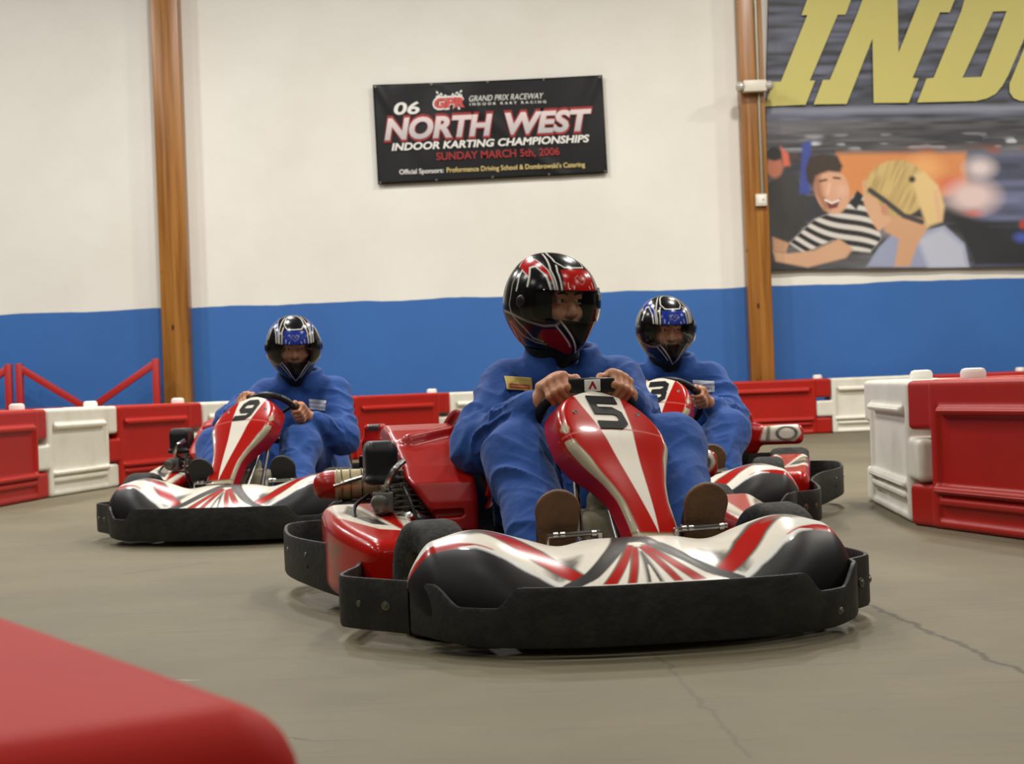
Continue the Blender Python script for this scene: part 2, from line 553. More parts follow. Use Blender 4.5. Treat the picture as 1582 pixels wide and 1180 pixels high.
def floor_material():
    m = bpy.data.materials.new('worn_concrete'); m.use_nodes = True
    nt = m.node_tree; b = nt.nodes['Principled BSDF']; L = nt.links.new
    geo = nt.nodes.new('ShaderNodeNewGeometry')
    def noise(scale, detail=6, stretch=None, rough=0.6):
        n = nt.nodes.new('ShaderNodeTexNoise'); n.inputs['Scale'].default_value = scale
        n.inputs['Detail'].default_value = detail; n.inputs['Roughness'].default_value = rough
        if stretch:
            mp = nt.nodes.new('ShaderNodeMapping'); mp.inputs['Scale'].default_value = stretch[0]; mp.inputs['Rotation'].default_value = (0, 0, stretch[1])
            L(geo.outputs['Position'], mp.inputs[0]); L(mp.outputs[0], n.inputs['Vector'])
        else: L(geo.outputs['Position'], n.inputs['Vector'])
        return n.outputs['Fac']
    def mixc(fac, a, c):
        mx = nt.nodes.new('ShaderNodeMix'); mx.data_type = 'RGBA'
        L(fac, mx.inputs[0])
        if isinstance(a, tuple): mx.inputs[6].default_value = (*a, 1)
        else: L(a, mx.inputs[6])
        mx.inputs[7].default_value = (*c, 1)
        return mx.outputs[2]
    def rng_(f, a, c, lo=0.0, hi=1.0):
        mr = nt.nodes.new('ShaderNodeMapRange')
        mr.inputs['From Min'].default_value = a; mr.inputs['From Max'].default_value = c
        mr.inputs['To Min'].default_value = lo; mr.inputs['To Max'].default_value = hi
        L(f, mr.inputs[0]); return mr.outputs[0]
    c = mixc(rng_(noise(0.7), 0.35, 0.65), srgb(116, 108, 86), srgb(101, 94, 75))
    c = mixc(rng_(noise(3.5, 8), 0.5, 0.75, 0, 0.5), c, srgb(96, 91, 80))
    c = mixc(rng_(noise(9, 8, ((0.25, 3.2, 1), R(12))), 0.56, 0.78, 0, 0.42), c, srgb(80, 76, 66))   # rubber marks along the track
    c = mixc(rng_(noise(6, 8, ((0.3, 2.6, 1), R(-38))), 0.6, 0.8, 0, 0.35), c, srgb(86, 80, 70))
    c = mixc(rng_(noise(40, 4), 0.68, 0.78, 0, 0.35), c, srgb(72, 68, 60))
    sep = nt.nodes.new('ShaderNodeSeparateXYZ'); L(geo.outputs['Position'], sep.inputs[0])
    wob = noise(5, 5)
    def crack(A, B, w, col, c, amt):
        (ax, ay), (bx, by) = A, B
        ln = math.hypot(bx - ax, by - ay); dx, dy = (bx - ax) / ln, (by - ay) / ln
        def lin(kx, ky, k0):
            a = nt.nodes.new('ShaderNodeMath'); a.operation = 'MULTIPLY_ADD'; a.inputs[1].default_value = kx; a.inputs[2].default_value = k0
            L(sep.outputs['X'], a.inputs[0])
            d = nt.nodes.new('ShaderNodeMath'); d.operation = 'MULTIPLY_ADD'; d.inputs[1].default_value = ky
            L(sep.outputs['Y'], d.inputs[0]); L(a.outputs[0], d.inputs[2]); return d.outputs[0]
        across = lin(-dy, dx, dy * ax - dx * ay)
        along = lin(dx, dy, -(dx * ax + dy * ay))
        wv = nt.nodes.new('ShaderNodeMath'); wv.operation = 'MULTIPLY_ADD'; wv.inputs[1].default_value = 0.10
        sb = nt.nodes.new('ShaderNodeMath'); sb.operation = 'SUBTRACT'; sb.inputs[1].default_value = 0.5
        L(wob, sb.inputs[0]); L(sb.outputs[0], wv.inputs[0]); L(across, wv.inputs[2])
        ab = nt.nodes.new('ShaderNodeMath'); ab.operation = 'ABSOLUTE'; L(wv.outputs[0], ab.inputs[0])
        f = rng_(ab.outputs[0], w * 0.4, w, amt, 0)
        g1 = rng_(along, 0, 0.05); g2 = rng_(along, ln - 0.05, ln, 1, 0)
        for g in (g1, g2):
            mm = nt.nodes.new('ShaderNodeMath'); mm.operation = 'MULTIPLY'; L(f, mm.inputs[0]); L(g, mm.inputs[1]); f = mm.outputs[0]
        return mixc(f, c, col)
    gp = lambda px, py: tuple(gpoint(px, py)[:2])
    c = crack(gp(1335, 930), gp(1640, 1065), 0.012, srgb(46, 42, 36), c, 0.6)
    c = crack(gp(1010, 1005), gp(1160, 1175), 0.008, srgb(70, 64, 54), c, 0.3)
    c = crack(gp(425, 1137), gp(560, 1145), 0.005, srgb(66, 60, 50), c, 0.6)
    c = crack(gp(262, 1050), gp(318, 1048), 0.006, srgb(190, 182, 160), c, 0.7)
    c = crack(gp(180, 888), gp(330, 868), 0.02, srgb(80, 76, 66), c, 0.5)
    L(c, b.inputs['Base Color'])
    b.inputs['Roughness'].default_value = 0.62; b.inputs['Specular IOR Level'].default_value = 0.22
    bp = nt.nodes.new('ShaderNodeBump'); bp.inputs['Strength'].default_value = 0.12; bp.inputs['Distance'].default_value = 0.01
    L(noise(25, 6), bp.inputs['Height']); L(bp.outputs[0], b.inputs['Normal'])
    MATS['floor'] = m

def gpoint(px, py):
    """Floor point seen at a photograph position."""
    u, v = px - W_PX / 2, py - H_PX / 2
    y = sR * u + cR * v - 7.0
    d = FPX * CAM_H / y
    return P(px, py, d)
floor_material()

# ------------------------------------------------------------------ the hall
WALL_Y = 19.0
def structure(name, mb, mat):
    o = mb.build(name, MATS[mat]); o['kind'] = 'structure'; return o
structure('floor', MB().box((0, 6, -0.1), (13, 17, 0.1)), 'floor')
structure('wall_back', MB().box((0, WALL_Y + 0.1, 3.55), (13, 0.1, 3.55)), 'wall')
structure('ceiling', MB().box((0, 5, 7.15), (13, 14.1, 0.05)), 'roof_deck')

def post(x, w, label):
    o = MB().box((0, 0, 3.55), (w / 2, 0.11, 3.549), 0.012).build('timber_post', MATS['wood'])
    o.location = (x, WALL_Y - 0.112, 0)
    return tag(o, label, 'post', 'timber wall posts')
post(-3.65, 0.30, 'brown varnished timber post on the wall behind the number 9 kart')
post(2.74, 0.262, 'brown timber post with a thin conduit, beside the large yellow lettered poster')

# ------------------------------------------------------------------ things on the wall
def text_shape(s, bold=0.0, shear=0.0, space=1.0):
    """2-D triangles of a line of lettering, scaled to 0..1 along and 1 = capital height."""
    cu = bpy.data.curves.new('lettering', 'FONT')
    cu.body = s; cu.size = 1; cu.offset = bold; cu.shear = shear; cu.space_character = space
    cu.resolution_u = 4
    o = bpy.data.objects.new('lettering', cu); COL.objects.link(o)
    dg = bpy.context.evaluated_depsgraph_get()
    me = bpy.data.meshes.new_from_object(o.evaluated_get(dg))
    V = np.array([v.co[:] for v in me.vertices]); F = [list(p.vertices) for p in me.polygons]
    bpy.data.objects.remove(o); bpy.data.curves.remove(cu); bpy.data.meshes.remove(me)
    x0, x1 = V[:, 0].min(), V[:, 0].max()
    V[:, 0] = (V[:, 0] - x0) / (x1 - x0)
    V[:, 1] /= 0.71
    return V, F

BANNER_D = WALL_Y - 0.05
def zb(x, y):
    """close-up position -> photograph position on the banner"""
    return 560 + x * 400 / 1582, 100 + y * 400 / 1582

ban = empty('event_banner', P(757, 284, BANNER_D))
tag(ban, 'black vinyl championship banner with silver and red lettering pinned high on the white wall', 'banner')
def on_ban(v): return Vector(v) - ban.location
TL, TR, BR, BL = zb(62, 122), zb(1465, 62), zb(1498, 663), zb(94, 733)
nu, nv = 90, 44
Pt = np.zeros((nu, nv, 3))
for i in range(nu):
    for j in range(nv):
        u, v = i / (nu - 1), j / (nv - 1)
        sag = 2.0 * math.sin(math.pi * u) * (1 - v) * 0.6
        px = (TL[0] * (1 - u) + TR[0] * u) * (1 - v) + (BL[0] * (1 - u) + BR[0] * u) * v
        py = (TL[1] * (1 - u) + TR[1] * u) * (1 - v) + (BL[1] * (1 - u) + BR[1] * u) * v + sag
        fold = 0.012 * math.exp(-((u - 0.02 - 0.24 * v) / 0.03) ** 2) * (1 - v) + 0.012 * math.exp(-((u - 0.98 + 0.2 * v) / 0.03) ** 2) * (1 - v) \
            + 0.006 * math.sin(u * 17 + v * 4) * (1 - v) + 0.006 * math.exp(-((u - 0.3 - 0.5 * v) / 0.04) ** 2)
        Pt[i, j] = on_ban(P(px, py, BANNER_D - fold))
solidify(grid('sheet', Pt, MATS['vinyl_black'], ban), 0.004, -1)
for u in np.linspace(0.01, 0.99, 5):
    for top in (0, 1):
        px = (TL[0] * (1 - u) + TR[0] * u) if top else (BL[0] * (1 - u) + BR[0] * u)
        py = (TL[1] * (1 - u) + TR[1] * u) if top else (BL[1] * (1 - u) + BR[1] * u)
        c = on_ban(P(px, py + (3 if top else -3), BANNER_D - 0.022))
        MB().lathe([(0.005, 0), (0.012, 0), (0.012, 0.005), (0.005, 0.005)], 12, AX(c, (0, -1, 0)), close=False).build('grommet', MATS['dull_alloy'], ban)

UPB = (-0.054, -1.0)
def letters(name, s, a, b, h, mat, bold=0.0, shear=0.0, lift=0.024, space=1.0, grad=None, parent=ban, pad=0.0):
    V, F = text_shape(s, bold, shear, space)
    out, cols = [], []
    for x, y, _ in V:
        px = a[0] + (b[0] - a[0]) * x + UPB[0] * h * y
        py = a[1] + (b[1] - a[1]) * x + UPB[1] * h * y
        out.append(on_ban(P(*zb(px, py), BANNER_D - lift)))
        if grad:
            t = min(max(y, 0), 1)
            cols.append([grad[0][k] * (1 - t) + grad[1][k] * t for k in range(3)])
    return mk(name, out, F, MATS[mat], parent, False, cols if grad else None)
letters('lettering', '06', (193, 303), (350, 296), 72, 'print_white', 0.025, 0.15)
letters('lettering', 'GRAND PRIX RACEWAY', (652, 224), (1108, 205), 36, 'print_white', 0.0, 0.3)
letters('lettering', 'INDOOR KART RACING', (655, 248), (1122, 232), 15, 'print_white', 0.02, 0, space=1.7)
for word, a, b in (('NORTH', (135, 455), (800, 424)), ('WEST', (876, 420), (1406, 394))):
    letters('lettering_outline', word, (a[0] - 6, a[1] + 7), (b[0] + 9, b[1] + 7), 140, 'print_red', 0.075, 0.2, lift=0.021)
    letters('lettering', word, a, b, 124, 'print_silver', 0.04, 0.2, lift=0.025,
            grad=(srgb(176, 176, 178), srgb(226, 206, 204)))
letters('lettering', 'INDOOR KARTING CHAMPIONSHIPS', (178, 524), (1388, 470), 44, 'print_white', 0.03, 0.2)
letters('lettering', 'SUNDAY MARCH 5th, 2006', (452, 582), (1205, 550), 46, 'print_red', 0.02, 0)
letters('lettering', 'Official Sponsors:', (226, 669), (496, 658), 30, 'print_white', 0.012, 0)
letters('lettering', "Proformance Driving School & Dombrowski's Catering", (515, 657), (1360, 622), 30, 'print_gold', 0.012, 0)
# crossed chequered flags over a red three-letter badge
letters('badge_lettering', 'GPR', (438, 262), (626, 254), 56, 'print_pale_red', 0.06, 0.15, lift=0.026)
letters('badge_outline', 'GPR', (430, 268), (634, 260), 68, 'print_white', 0.10, 0.15, lift=0.023)
for sgn, x0 in ((1, 450), (-1, 545)):
    fl = MB(); dk = MB()
    for i in range(5):
        for j in range(3):
            dst = fl if (i + j) % 2 == 0 else dk
            xs, ys = x0 + i * 12.5, 160 + j * 13 + (i if sgn > 0 else 4 - i) * 5 - (x0 - 450) * 0.03
            q = [(xs, ys), (xs + 12.5, ys + 5 * sgn), (xs + 12.5, ys + 13 + 5 * sgn), (xs, ys + 13)]
            dst.add([on_ban(P(*zb(*p), BANNER_D - 0.022)) for p in q], [(0, 3, 2, 1)])
    fl.build('chequered_flag', MATS['print_white'], ban, False)

# large printed poster
POST_D = WALL_Y - 0.06
pos = empty('wall_poster', P(1400, 415, POST_D))
tag(pos, 'large printed poster with yellow letters over a blonde woman and a striped boy', 'poster')
def zp(x, y): return 1120 + x * 462 / 1239, y * 462 / 1239
nu, nv = 330, 300
gx = np.linspace(1180, 1760, nu); gy = np.linspace(-70, 418, nv)
X, Y = np.meshgrid(gx, gy, indexing='ij')
# printed picture, colours by position on the sheet
C = np.zeros((nu, nv, 3)) + np.array(srgb(74, 76, 84))
n1 = vnoise(X / 70, Y / 7, seed=1); n2 = vnoise(X / 34 + Y / 60, Y / 4.2, seed=2); n3 = vnoise(X / 150, Y / 24, seed=3)
top = np.clip((182 - Y) / 10, 0, 1)
s = np.clip(0.75 * n1 + 0.45 * n2 - 0.3, 0, 1)[..., None]
C = (np.array(srgb(46, 47, 52)) * (1 - s) + np.array(srgb(118, 122, 146)) * s)
C = lay(C, srgb(132, 136, 152), np.abs(Y - 172) - 5, 8)
low = np.clip((Y - 182) / 10, 0, 1)[..., None]
s2 = np.clip(1.5 * n3 + 0.5 * n2 - 0.62, 0, 1)[..., None]
mid = np.array(srgb(52, 52, 56)) * (1 - s2) + np.array(srgb(124, 122, 126)) * s2
C = C * (1 - low) + mid * low
sp = np.clip((vnoise(X / 22, Y / 7, seed=5) - 0.62) * 5, 0, 1) * np.clip(1 - np.abs(Y - 222) / 16, 0, 1)
C = C * (1 - sp[..., None]) + np.array(srgb(196, 196, 204)) * sp[..., None]
sp = np.clip((vnoise(X / 26, Y / 10, seed=8) - 0.6) * 4, 0, 1) * np.clip(1 - np.abs(Y - 238) / 12, 0, 1)
C = C * (1 - sp[..., None]) + np.array(srgb(150, 84, 60)) * sp[..., None]
C = lay(C, srgb(214, 138, 82), sd_poly(X, Y, [(1290, 238), (1490, 240), (1492, 296), (1440, 312), (1290, 318)]), 10)
C = lay(C, srgb(232, 168, 104), np.hypot((X - 1425) / 1.6, Y - 262) - 16, 22)
C = lay(C, srgb(216, 108, 78), np.hypot((X - 1470) / 1.8, (Y - 290)) - 12, 16)
right = np.clip((X - 1488) / 22, 0, 1) * np.clip((Y - 235) / 14, 0, 1)
rn = vnoise(X / 60, Y / 9, seed=12)
rc_ = np.array(srgb(44, 46, 56)) * (1 - rn[..., None]) + np.array(srgb(120, 126, 160)) * rn[..., None]
C = C * (1 - right[..., None]) + rc_ * right[..., None]
C = lay(C, srgb(226, 200, 196), np.hypot((X - 1500) / 1.55, Y - 308) - 24, 24)
C = lay(C, srgb(222, 206, 204), np.hypot((X - 1512) / 1.5, Y - 264) - 14, 18)
C = lay(C, srgb(206, 120, 110), np.hypot((X - 1500) / 2.4, Y - 334) - 5, 9)
C = lay(C, srgb(38, 38, 42), sd_poly(X, Y, [(1462, 330), (1530, 350), (1582, 352), (1760, 350), (1760, 418), (1500, 418)]), 16)
C = lay(C, srgb(66, 86, 170), np.hypot((X - 1576) / 1.6, Y - 372) - 7, 9)
C = lay(C, srgb(186, 60, 44), np.hypot(X - 1578, (Y - 352) / 1.2) - 5, 7)
# man in a dark jacket at the edge
C = lay(C, srgb(54, 52, 52), sd_poly(X, Y, [(1176, 285), (1206, 266), (1228, 276), (1240, 300), (1238, 345), (1200, 400), (1176, 400)]), 5)
C = lay(C, srgb(182, 112, 84), np.hypot(X - 1192, (Y - 258) / 1.3) - 13, 5)
C = lay(C, srgb(34, 30, 30), np.hypot(X - 1192, (Y - 238) / 0.8) - 13, 5)
C = lay(C, srgb(210, 104, 76), sd_poly(X, Y, [(1202, 226), (1214, 238), (1216, 256), (1206, 258)]), 5)
C = lay(C, srgb(58, 74, 150), sd_poly(X, Y, [(1236, 222), (1250, 218), (1246, 300), (1230, 300)]), 6)
# boy in a striped shirt
C = lay(C, srgb(214, 208, 200), sd_poly(X, Y, [(1212, 376), (1252, 340), (1300, 322), (1318, 300), (1334, 306), (1352, 348), (1356, 372), (1338, 392), (1300, 388), (1280, 372), (1235, 392)]), 4)
shirt = sd_poly(X, Y, [(1212, 376), (1252, 340), (1300, 322), (1318, 300), (1334, 306), (1352, 348), (1356, 372), (1338, 392), (1300, 388), (1280, 372), (1235, 392)])
ph = (Y * 0.93 - X * 0.36 + 6 * np.sin(X / 26)) / 15.0
st = np.abs((ph % 1) - 0.5) - 0.27
C = lay(C, srgb(40, 38, 40), np.maximum(shirt, -st * 15 - 0.5) , 3)
C = lay(C, srgb(36, 36, 40), sd_poly(X, Y, [(1308, 316), (1320, 296), (1330, 304), (1318, 326)]), 3)
C = lay(C, srgb(206, 162, 128), sd_poly(X, Y, [(1186, 388), (1190, 404), (1240, 414), (1300, 400), (1312, 386), (1290, 370), (1250, 388), (1210, 392)]), 4)
C = lay(C, srgb(190, 146, 112), sd_poly(X, Y, [(1186, 366), (1212, 376), (1206, 392), (1186, 388)]), 4)
face = np.hypot((X - 1281) / 0.74 - (Y - 295) * 0.12, Y - 296) - 36
C = lay(C, srgb(216, 164, 132), face, 4)
C = lay(C, srgb(168, 116, 90), sd_poly(X, Y, [(1250, 272), (1262, 268), (1266, 300), (1278, 326), (1268, 326), (1254, 300)]), 8)
C = lay(C, srgb(224, 176, 150), np.hypot(X - 1296, Y - 296) - 8, 12)
C = lay(C, srgb(58, 46, 36), sd_poly(X, Y, [(1240, 262), (1246, 244), (1266, 238), (1290, 243), (1298, 258), (1294, 268), (1276, 266), (1256, 272), (1250, 290), (1242, 280)]), 5)
C = lay(C, srgb(70, 46, 38), sd_line(X, Y, [(1262, 281), (1272, 279)]) - 1.6, 2.5)
C = lay(C, srgb(70, 46, 38), sd_line(X, Y, [(1284, 276), (1293, 277)]) - 1.6, 2.5)
C = lay(C, srgb(120, 56, 48), sd_poly(X, Y, [(1267, 306), (1280, 314), (1294, 308), (1288, 322), (1276, 324)]), 2.5)
C = lay(C, srgb(240, 232, 222), sd_line(X, Y, [(1270, 310), (1280, 315), (1291, 311)]) - 1.5, 2.0)
C = lay(C, srgb(232, 186, 160), sd_line(X, Y, [(1277, 286), (1274, 300)]) - 2, 4)
# blonde woman seen from behind
C = lay(C, srgb(150, 156, 182), sd_poly(X, Y, [(1332, 414), (1352, 384), (1376, 362), (1420, 360), (1456, 352), (1486, 380), (1494, 418)]), 4)
C = lay(C, srgb(186, 190, 206), sd_poly(X, Y, [(1412, 372), (1452, 356), (1484, 384), (1490, 418), (1430, 418)]), 10)
C = lay(C, srgb(206, 158, 120), sd_poly(X, Y, [(1352, 330), (1420, 340), (1432, 352), (1412, 382), (1400, 414), (1376, 414), (1384, 372), (1362, 360)]), 5)
C = lay(C, srgb(214, 168, 132), sd_poly(X, Y, [(1328, 282), (1342, 276), (1372, 312), (1372, 344), (1352, 360), (1340, 342), (1330, 316)]), 4)
hair = np.hypot((X - 1382) / 1.12, Y - 294) - 44
C = lay(C, srgb(206, 178, 116), hair + 8 * np.clip((Y - 300) / 40, 0, 1) * np.clip((1380 - X) / 30, 0, 1), 4)
strand = vnoise(X / 4 + Y / 9, Y / 30 - X / 60, seed=21)
hm = np.clip(0.5 - hair / 4, 0, 1) * np.clip(strand - 0.3, 0, 1) * 0.7
C = C * (1 - hm[..., None]) + np.array(srgb(130, 104, 60)) * hm[..., None]
C = lay(C, srgb(214, 168, 132), sd_poly(X, Y, [(1330, 300), (1346, 306), (1362, 330), (1360, 346), (1344, 342), (1333, 322)]), 4)
C = lay(C, srgb(66, 62, 62), sd_line(X, Y, [(1340, 296), (1362, 312), (1392, 336), (1420, 346)]) - 4, 4)
C = lay(C, srgb(200, 140, 112), np.hypot((X - 1362) / 0.6, Y - 326) - 9, 3)
C = lay(C, srgb(224, 194, 136), sd_poly(X, Y, [(1404, 276), (1424, 268), (1446, 290), (1456, 322), (1452, 346), (1428, 354), (1420, 330)]), 6)
C = lay(C, srgb(224, 176, 140), sd_line(X, Y, [(1442, 300), (1448, 342)]) - 3, 6)
C = lay(C, srgb(50, 46, 42), np.hypot(X - 1406, Y - 280) - 5, 5)
Pt = np.zeros((nu, nv, 3))
for i in range(nu):
    for j in range(nv):
        x, y = gx[i], gy[j]
        t = (i / (nu - 1))
        xl = 1183 + 6 * abs((y - 165) / 250) ** 1.2       # the free edge hangs unevenly
        xx = xl + (x - 1180) * (1760 - xl) / 580
        yy = y - 8 * t
        w = 0.010 * math.sin(x / 31 + y / 90) * math.sin(y / 60 + 1) + 0.006 * math.sin(x / 12 - y / 21)
        Pt[i, j] = P(xx, yy, POST_D + w * 0.6) - pos.location
solidify(grid('printed_sheet', Pt, MATS['poster_print'], pos, C), 0.003, -1)

def flat(name, rings, mat, parent, org, depth, conv, lift):
    pts = [[Vector((*p, 0)) for p in r] for r in rings]
    tri = geometry.tessellate_polygon(pts)
    V = [P(*conv(p.x, p.y), depth - lift) - org for r in pts for p in r]
    return mk(name, V, [t[::-1] for t in tri], MATS[mat], parent, False)
PL = lambda rings: flat('letter', rings, 'print_yellow', pos, pos.location, POST_D, zp, 0.03)
PL([[(362, -60), (318, 62), (342, 62), (232, 338), (203, 338), (163, 441), (335, 433), (374, 333), (352, 333), (468, 60), (500, 60), (545, -60)]])
PL([[(592, -60), (548, 60), (435, 330), (407, 330), (368, 432), (505, 430), (612, 160), (617, 426), (762, 425), (803, 324), (778, 322),
     (892, 50), (932, 50), (976, -60), (832, -60), (720, 218), (715, -60)]])
curve = [(1040, 418), (1085, 408), (1122, 388), (1150, 355), (1175, 310), (1262, 110), (1290, 40), (1310, -20), (1310, -60)]
PL([[(1010, -60), (978, 50), (865, 322), (836, 325), (797, 424)] + curve,
    [(1112, 47), (1168, 45), (1062, 318), (985, 321)]])
PL([[(1360, -60), (1268, 130), (1195, 310), (1180, 345), (1180, 380), (1196, 405), (1225, 418), (1400, 414), (1440, 380), (1560, 90), (1560, -60)],
    [(1390, 60), (1440, 45), (1340, 318), (1290, 322)]])

# conduit, junction box and twin lamp fixture on the right hand post
cb = empty('junction_box', P(1176, 309, WALL_Y - 0.25))
tag(cb, 'small white junction box at the foot of the conduit on the timber post', 'junction box')
MB().box((0, 0, 0), (0.062, 0.03, 0.066), 0.008).build('box_body', MATS['fixture_white'], cb)
MB().box((0.004, -0.031, 0.004), (0.042, 0.004, 0.046), 0.004).build('cover_plate', MATS['cap_white'], cb)
MB().lathe([(0.009, 0), (0.009, 0.005)], 10, AX((0.02, -0.033, 0.0), (0, -1, 0))).build('screw', MATS['steel'], cb)
cpt = P(1178, 300, WALL_Y - 0.245)
o = MB().tube([(0, 0, 0.0), (0, 0, 2.0), (0, 0, 7.1 - cpt.z)], 0.021, 12).build('conduit_pipe', MATS['conduit_metal'])
o.location = cpt
tag(o, 'thin metal conduit running up the right edge of the timber post', 'conduit')
fx = empty('twin_lamp', P(1166, 133, WALL_Y - 0.335))
tag(fx, 'white fixture with two round clear ends strapped across the timber post', 'light fixture')
MB().box((0, 0, 0), (0.125, 0.05, 0.062), 0.01).build('housing', MATS['fixture_white'], fx)
MB().box((-0.06, 0.081, 0), (0.05, 0.033, 0.035), 0.006).build('bracket', MATS['fixture_white'], fx)
for sx in (-1, 1):
    MB().lathe([(0.0, 0), (0.03, 0.004), (0.05, 0.02), (0.052, 0.035), (0.04, 0.06), (0.02, 0.075), (0.0, 0.078)], 20,
               AX((sx * 0.145, 0.0, 0), (sx * 0.4, -1, 0)), close=False).build('lens', MATS['clear_glass'], fx)
    MB().lathe([(0.03, 0), (0.058, 0), (0.06, 0.012), (0.05, 0.02)], 20, AX((sx * 0.145, 0.01, 0), (sx * 0.4, -1, 0)), close=False).build('lamp_rim', MATS['steel'], fx)

# red steel frames standing by the wall
FR_D = 18.55
def steel_frame(label, x0, x1, htop, flip=False):
    r = empty('steel_frame', ((x0 + x1) / 2, FR_D, 0))
    tag(r, label, 'metal frame', 'red steel frames by the blue wall')
    hx = (x1 - x0) / 2
    t = 0.036
    for s in (-1, 1):
        MB().box((s * hx, 0, htop / 2), (t, t, htop / 2), 0.006).build('upright', MATS['frame_red'], r)
        d = Vector((-s * (hx - 0.06), 0, -0.44))
        a = Vector((s * (hx - 0.01), 0, htop - 0.05))
        b = a + d
        ang = math.atan2(d.z, d.x)
        o = MB().box((0, 0, 0), (d.length / 2, t * 0.9, t), 0.006).build('brace', MATS['frame_red'], r)
        o.location = (a + b) / 2; o.rotation_euler = (0, -ang, 0)
    MB().box((0, 0, 0.54), (hx, t * 0.9, t), 0.006).build('rail', MATS['frame_red'], r)
    MB().box((0, 0, 0.05), (hx, t * 0.9, t), 0.006).build('foot_rail', MATS['frame_red'], r)
    for s in (-1, 1):
        MB().box((s * hx, 0, 0.018), (0.042, 0.2, 0.018), 0.004).build('foot', MATS['frame_red'], r)
xl = P(31, 600, FR_D).x; xr = P(242, 600, FR_D).x
steel_frame('red steel frame with two slanting braces standing against the blue wall', xl, xr, 1.06)
xe = P(17, 600, FR_D).x
steel_frame('red steel frame cut off by the left edge, only its end upright and brace showing', xe - 1.45, xe - 0.02, 1.06)

# ------------------------------------------------------------------ track barriers
BL_, BH, BT = 1.25, 0.585, 0.17
def barrier_sdf():
    f = SDF((-0.85, -BT - 0.03, -0.02), (0.85, BT + 0.03, BH + 0.03), 0.0075)
    h = BL_ / 2
    rd = 0.022
    f.box((0, 0, BH / 2), (h - 0.10, BT, BH / 2), rd)
    # fork at one end, tongue at the other
    f.box((h - 0.05, 0, BH - 0.10), (0.13, BT - 0.006, 0.10), rd)
    f.box((h - 0.05, 0, 0.085), (0.13, BT - 0.006, 0.085), rd)
    f.box((-h + 0.05, 0, 0.265), (0.14, BT - 0.006, 0.085), rd)
    # hollowed faces with moulded ribs
    for s in (-1, 1):
        f.box((0, s * (BT + 0.012), 0.30), (h - 0.16, 0.03, 0.172), 0.016, k=0.02, sub=True)
        f.box((0, s * (BT + 0.016), 0.066), (h - 0.16, 0.03, 0.030), 0.012, k=0.015, sub=True)
        f.box((0, s * (BT - 0.004), 0.155), (h - 0.14, 0.024, 0.014), 0.011, k=0.015)
        f.box((0, s * (BT - 0.002), BH - 0.120), (h - 0.18, 0.022, 0.016), 0.012, k=0.015)
        f.box((0, s * (BT - 0.004), 0.108), (h - 0.18, 0.012, 0.010), 0.008, k=0.02)
    return f.mesh()
BV, BQ = barrier_sdf()
bar_mesh = {}
for key in ('red', 'white'):
    o = mk('body', BV, BQ, MATS['barrier_' + key]); bar_mesh[key] = o.data
    bpy.data.objects.remove(o)
o = MB().lathe([(0.0, 0.0), (0.05, 0.0), (0.05, 0.03), (0.044, 0.042), (0.030, 0.046), (0, 0.046)], 20, close=False).build('pin_cap', MATS['cap_white'])
cap_mesh = o.data; bpy.data.objects.remove(o)

def barrier(color, a, b, label, flip=False, cap=True, group='interlocking track barriers', caps=None):
    """One barrier from joint a to joint b (floor points)."""
    a, b = Vector((*a[:2], 0)), Vector((*b[:2], 0))
    d = b - a
    r = empty('track_barrier', (a + b) / 2, math.atan2(d.y, d.x) + (math.pi if flip else 0))
    tag(r, label, 'barrier', group)
    body = link(bpy.data.objects.new('body', bar_mesh[color]), r)
    body.scale = (d.length / BL_, 1, 1)
    for x in (caps if caps is not None else ([BL_ / 2 - 0.02] if cap else [])):
        c = link(bpy.data.objects.new('pin_cap', cap_mesh), r)
        c.location = (x * d.length / BL_, 0, BH - 0.004)
    return r
G = 'barriers curving along the far wall'
FACE = [(-3.28, 9.0), (-3.18, 10.1), (-3.07, 11.25), (-2.88, 12.4), (-2.46, 13.45), (-2.02, 14.5), (-1.50, 15.75), (-0.66, 16.85), (0.30, 17.5), (1.15, 17.9),
        (2.20, 18.15), (3.31, 18.3), (4.42, 18.38), (5.5, 18.4)]
J = []
for i, (x, y) in enumerate(FACE):          # barrier centre line, half a thickness behind the faces
    a, b = FACE[max(i - 1, 0)], FACE[min(i + 1, len(FACE) - 1)]
    d = Vector((b[0] - a[0], b[1] - a[1])).normalized()
    J.append((x - d.y * BT, y + d.x * BT))
names = [('white', None), ('red', 'red barrier at the left edge of the photo, left of a white one'),
         ('white', 'white barrier between two red ones in front of the red steel frames'),
         ('red', 'red barrier left of the number 9 kart, below the slanted red steel brace'),
         ('white', 'white barrier showing between the brown post and the number 9 driver'),
         ('red', 'red barrier mostly hidden behind the number 9 driver'),
         ('red', 'red barrier between the number 9 driver and the number 5 driver'),
         ('white', 'white barrier just left of the number 5 driver'),
         ('red', 'red barrier hidden behind the drivers of the number 5 and number 3 karts'),
         ('white', 'white barrier hidden behind the drivers'),
         ('red', 'red barrier behind the number 3 kart, right of its driver'),
         ('white', 'white barrier by the wall, just left of the near barrier corner'),
         ('red', 'red barrier by the wall under the poster, seen above the near barriers')]
for i, (cname, lab) in enumerate(names):
    if lab is None or 'hidden behind the drivers' in lab: continue
    barrier(cname, J[i], J[i + 1], lab, group=G)
G2 = 'near barriers at the inside of the bend'
barrier('white', (1.88, 8.35), (1.775, 6.95), 'white barrier seen end on at the near corner, left of the large red one', group=G2, flip=True, caps=[0.05])
barrier('red', (1.775, 6.95), (2.12, 5.72), 'large red barrier at the right edge of the photo', group=G2, flip=True, caps=[BL_ / 2 - 0.16])
barrier('red', (3.0, 8.95), (1.92, 8.42), 'red barrier tucked behind the white corner barrier, only its end showing', group=G2, flip=True)

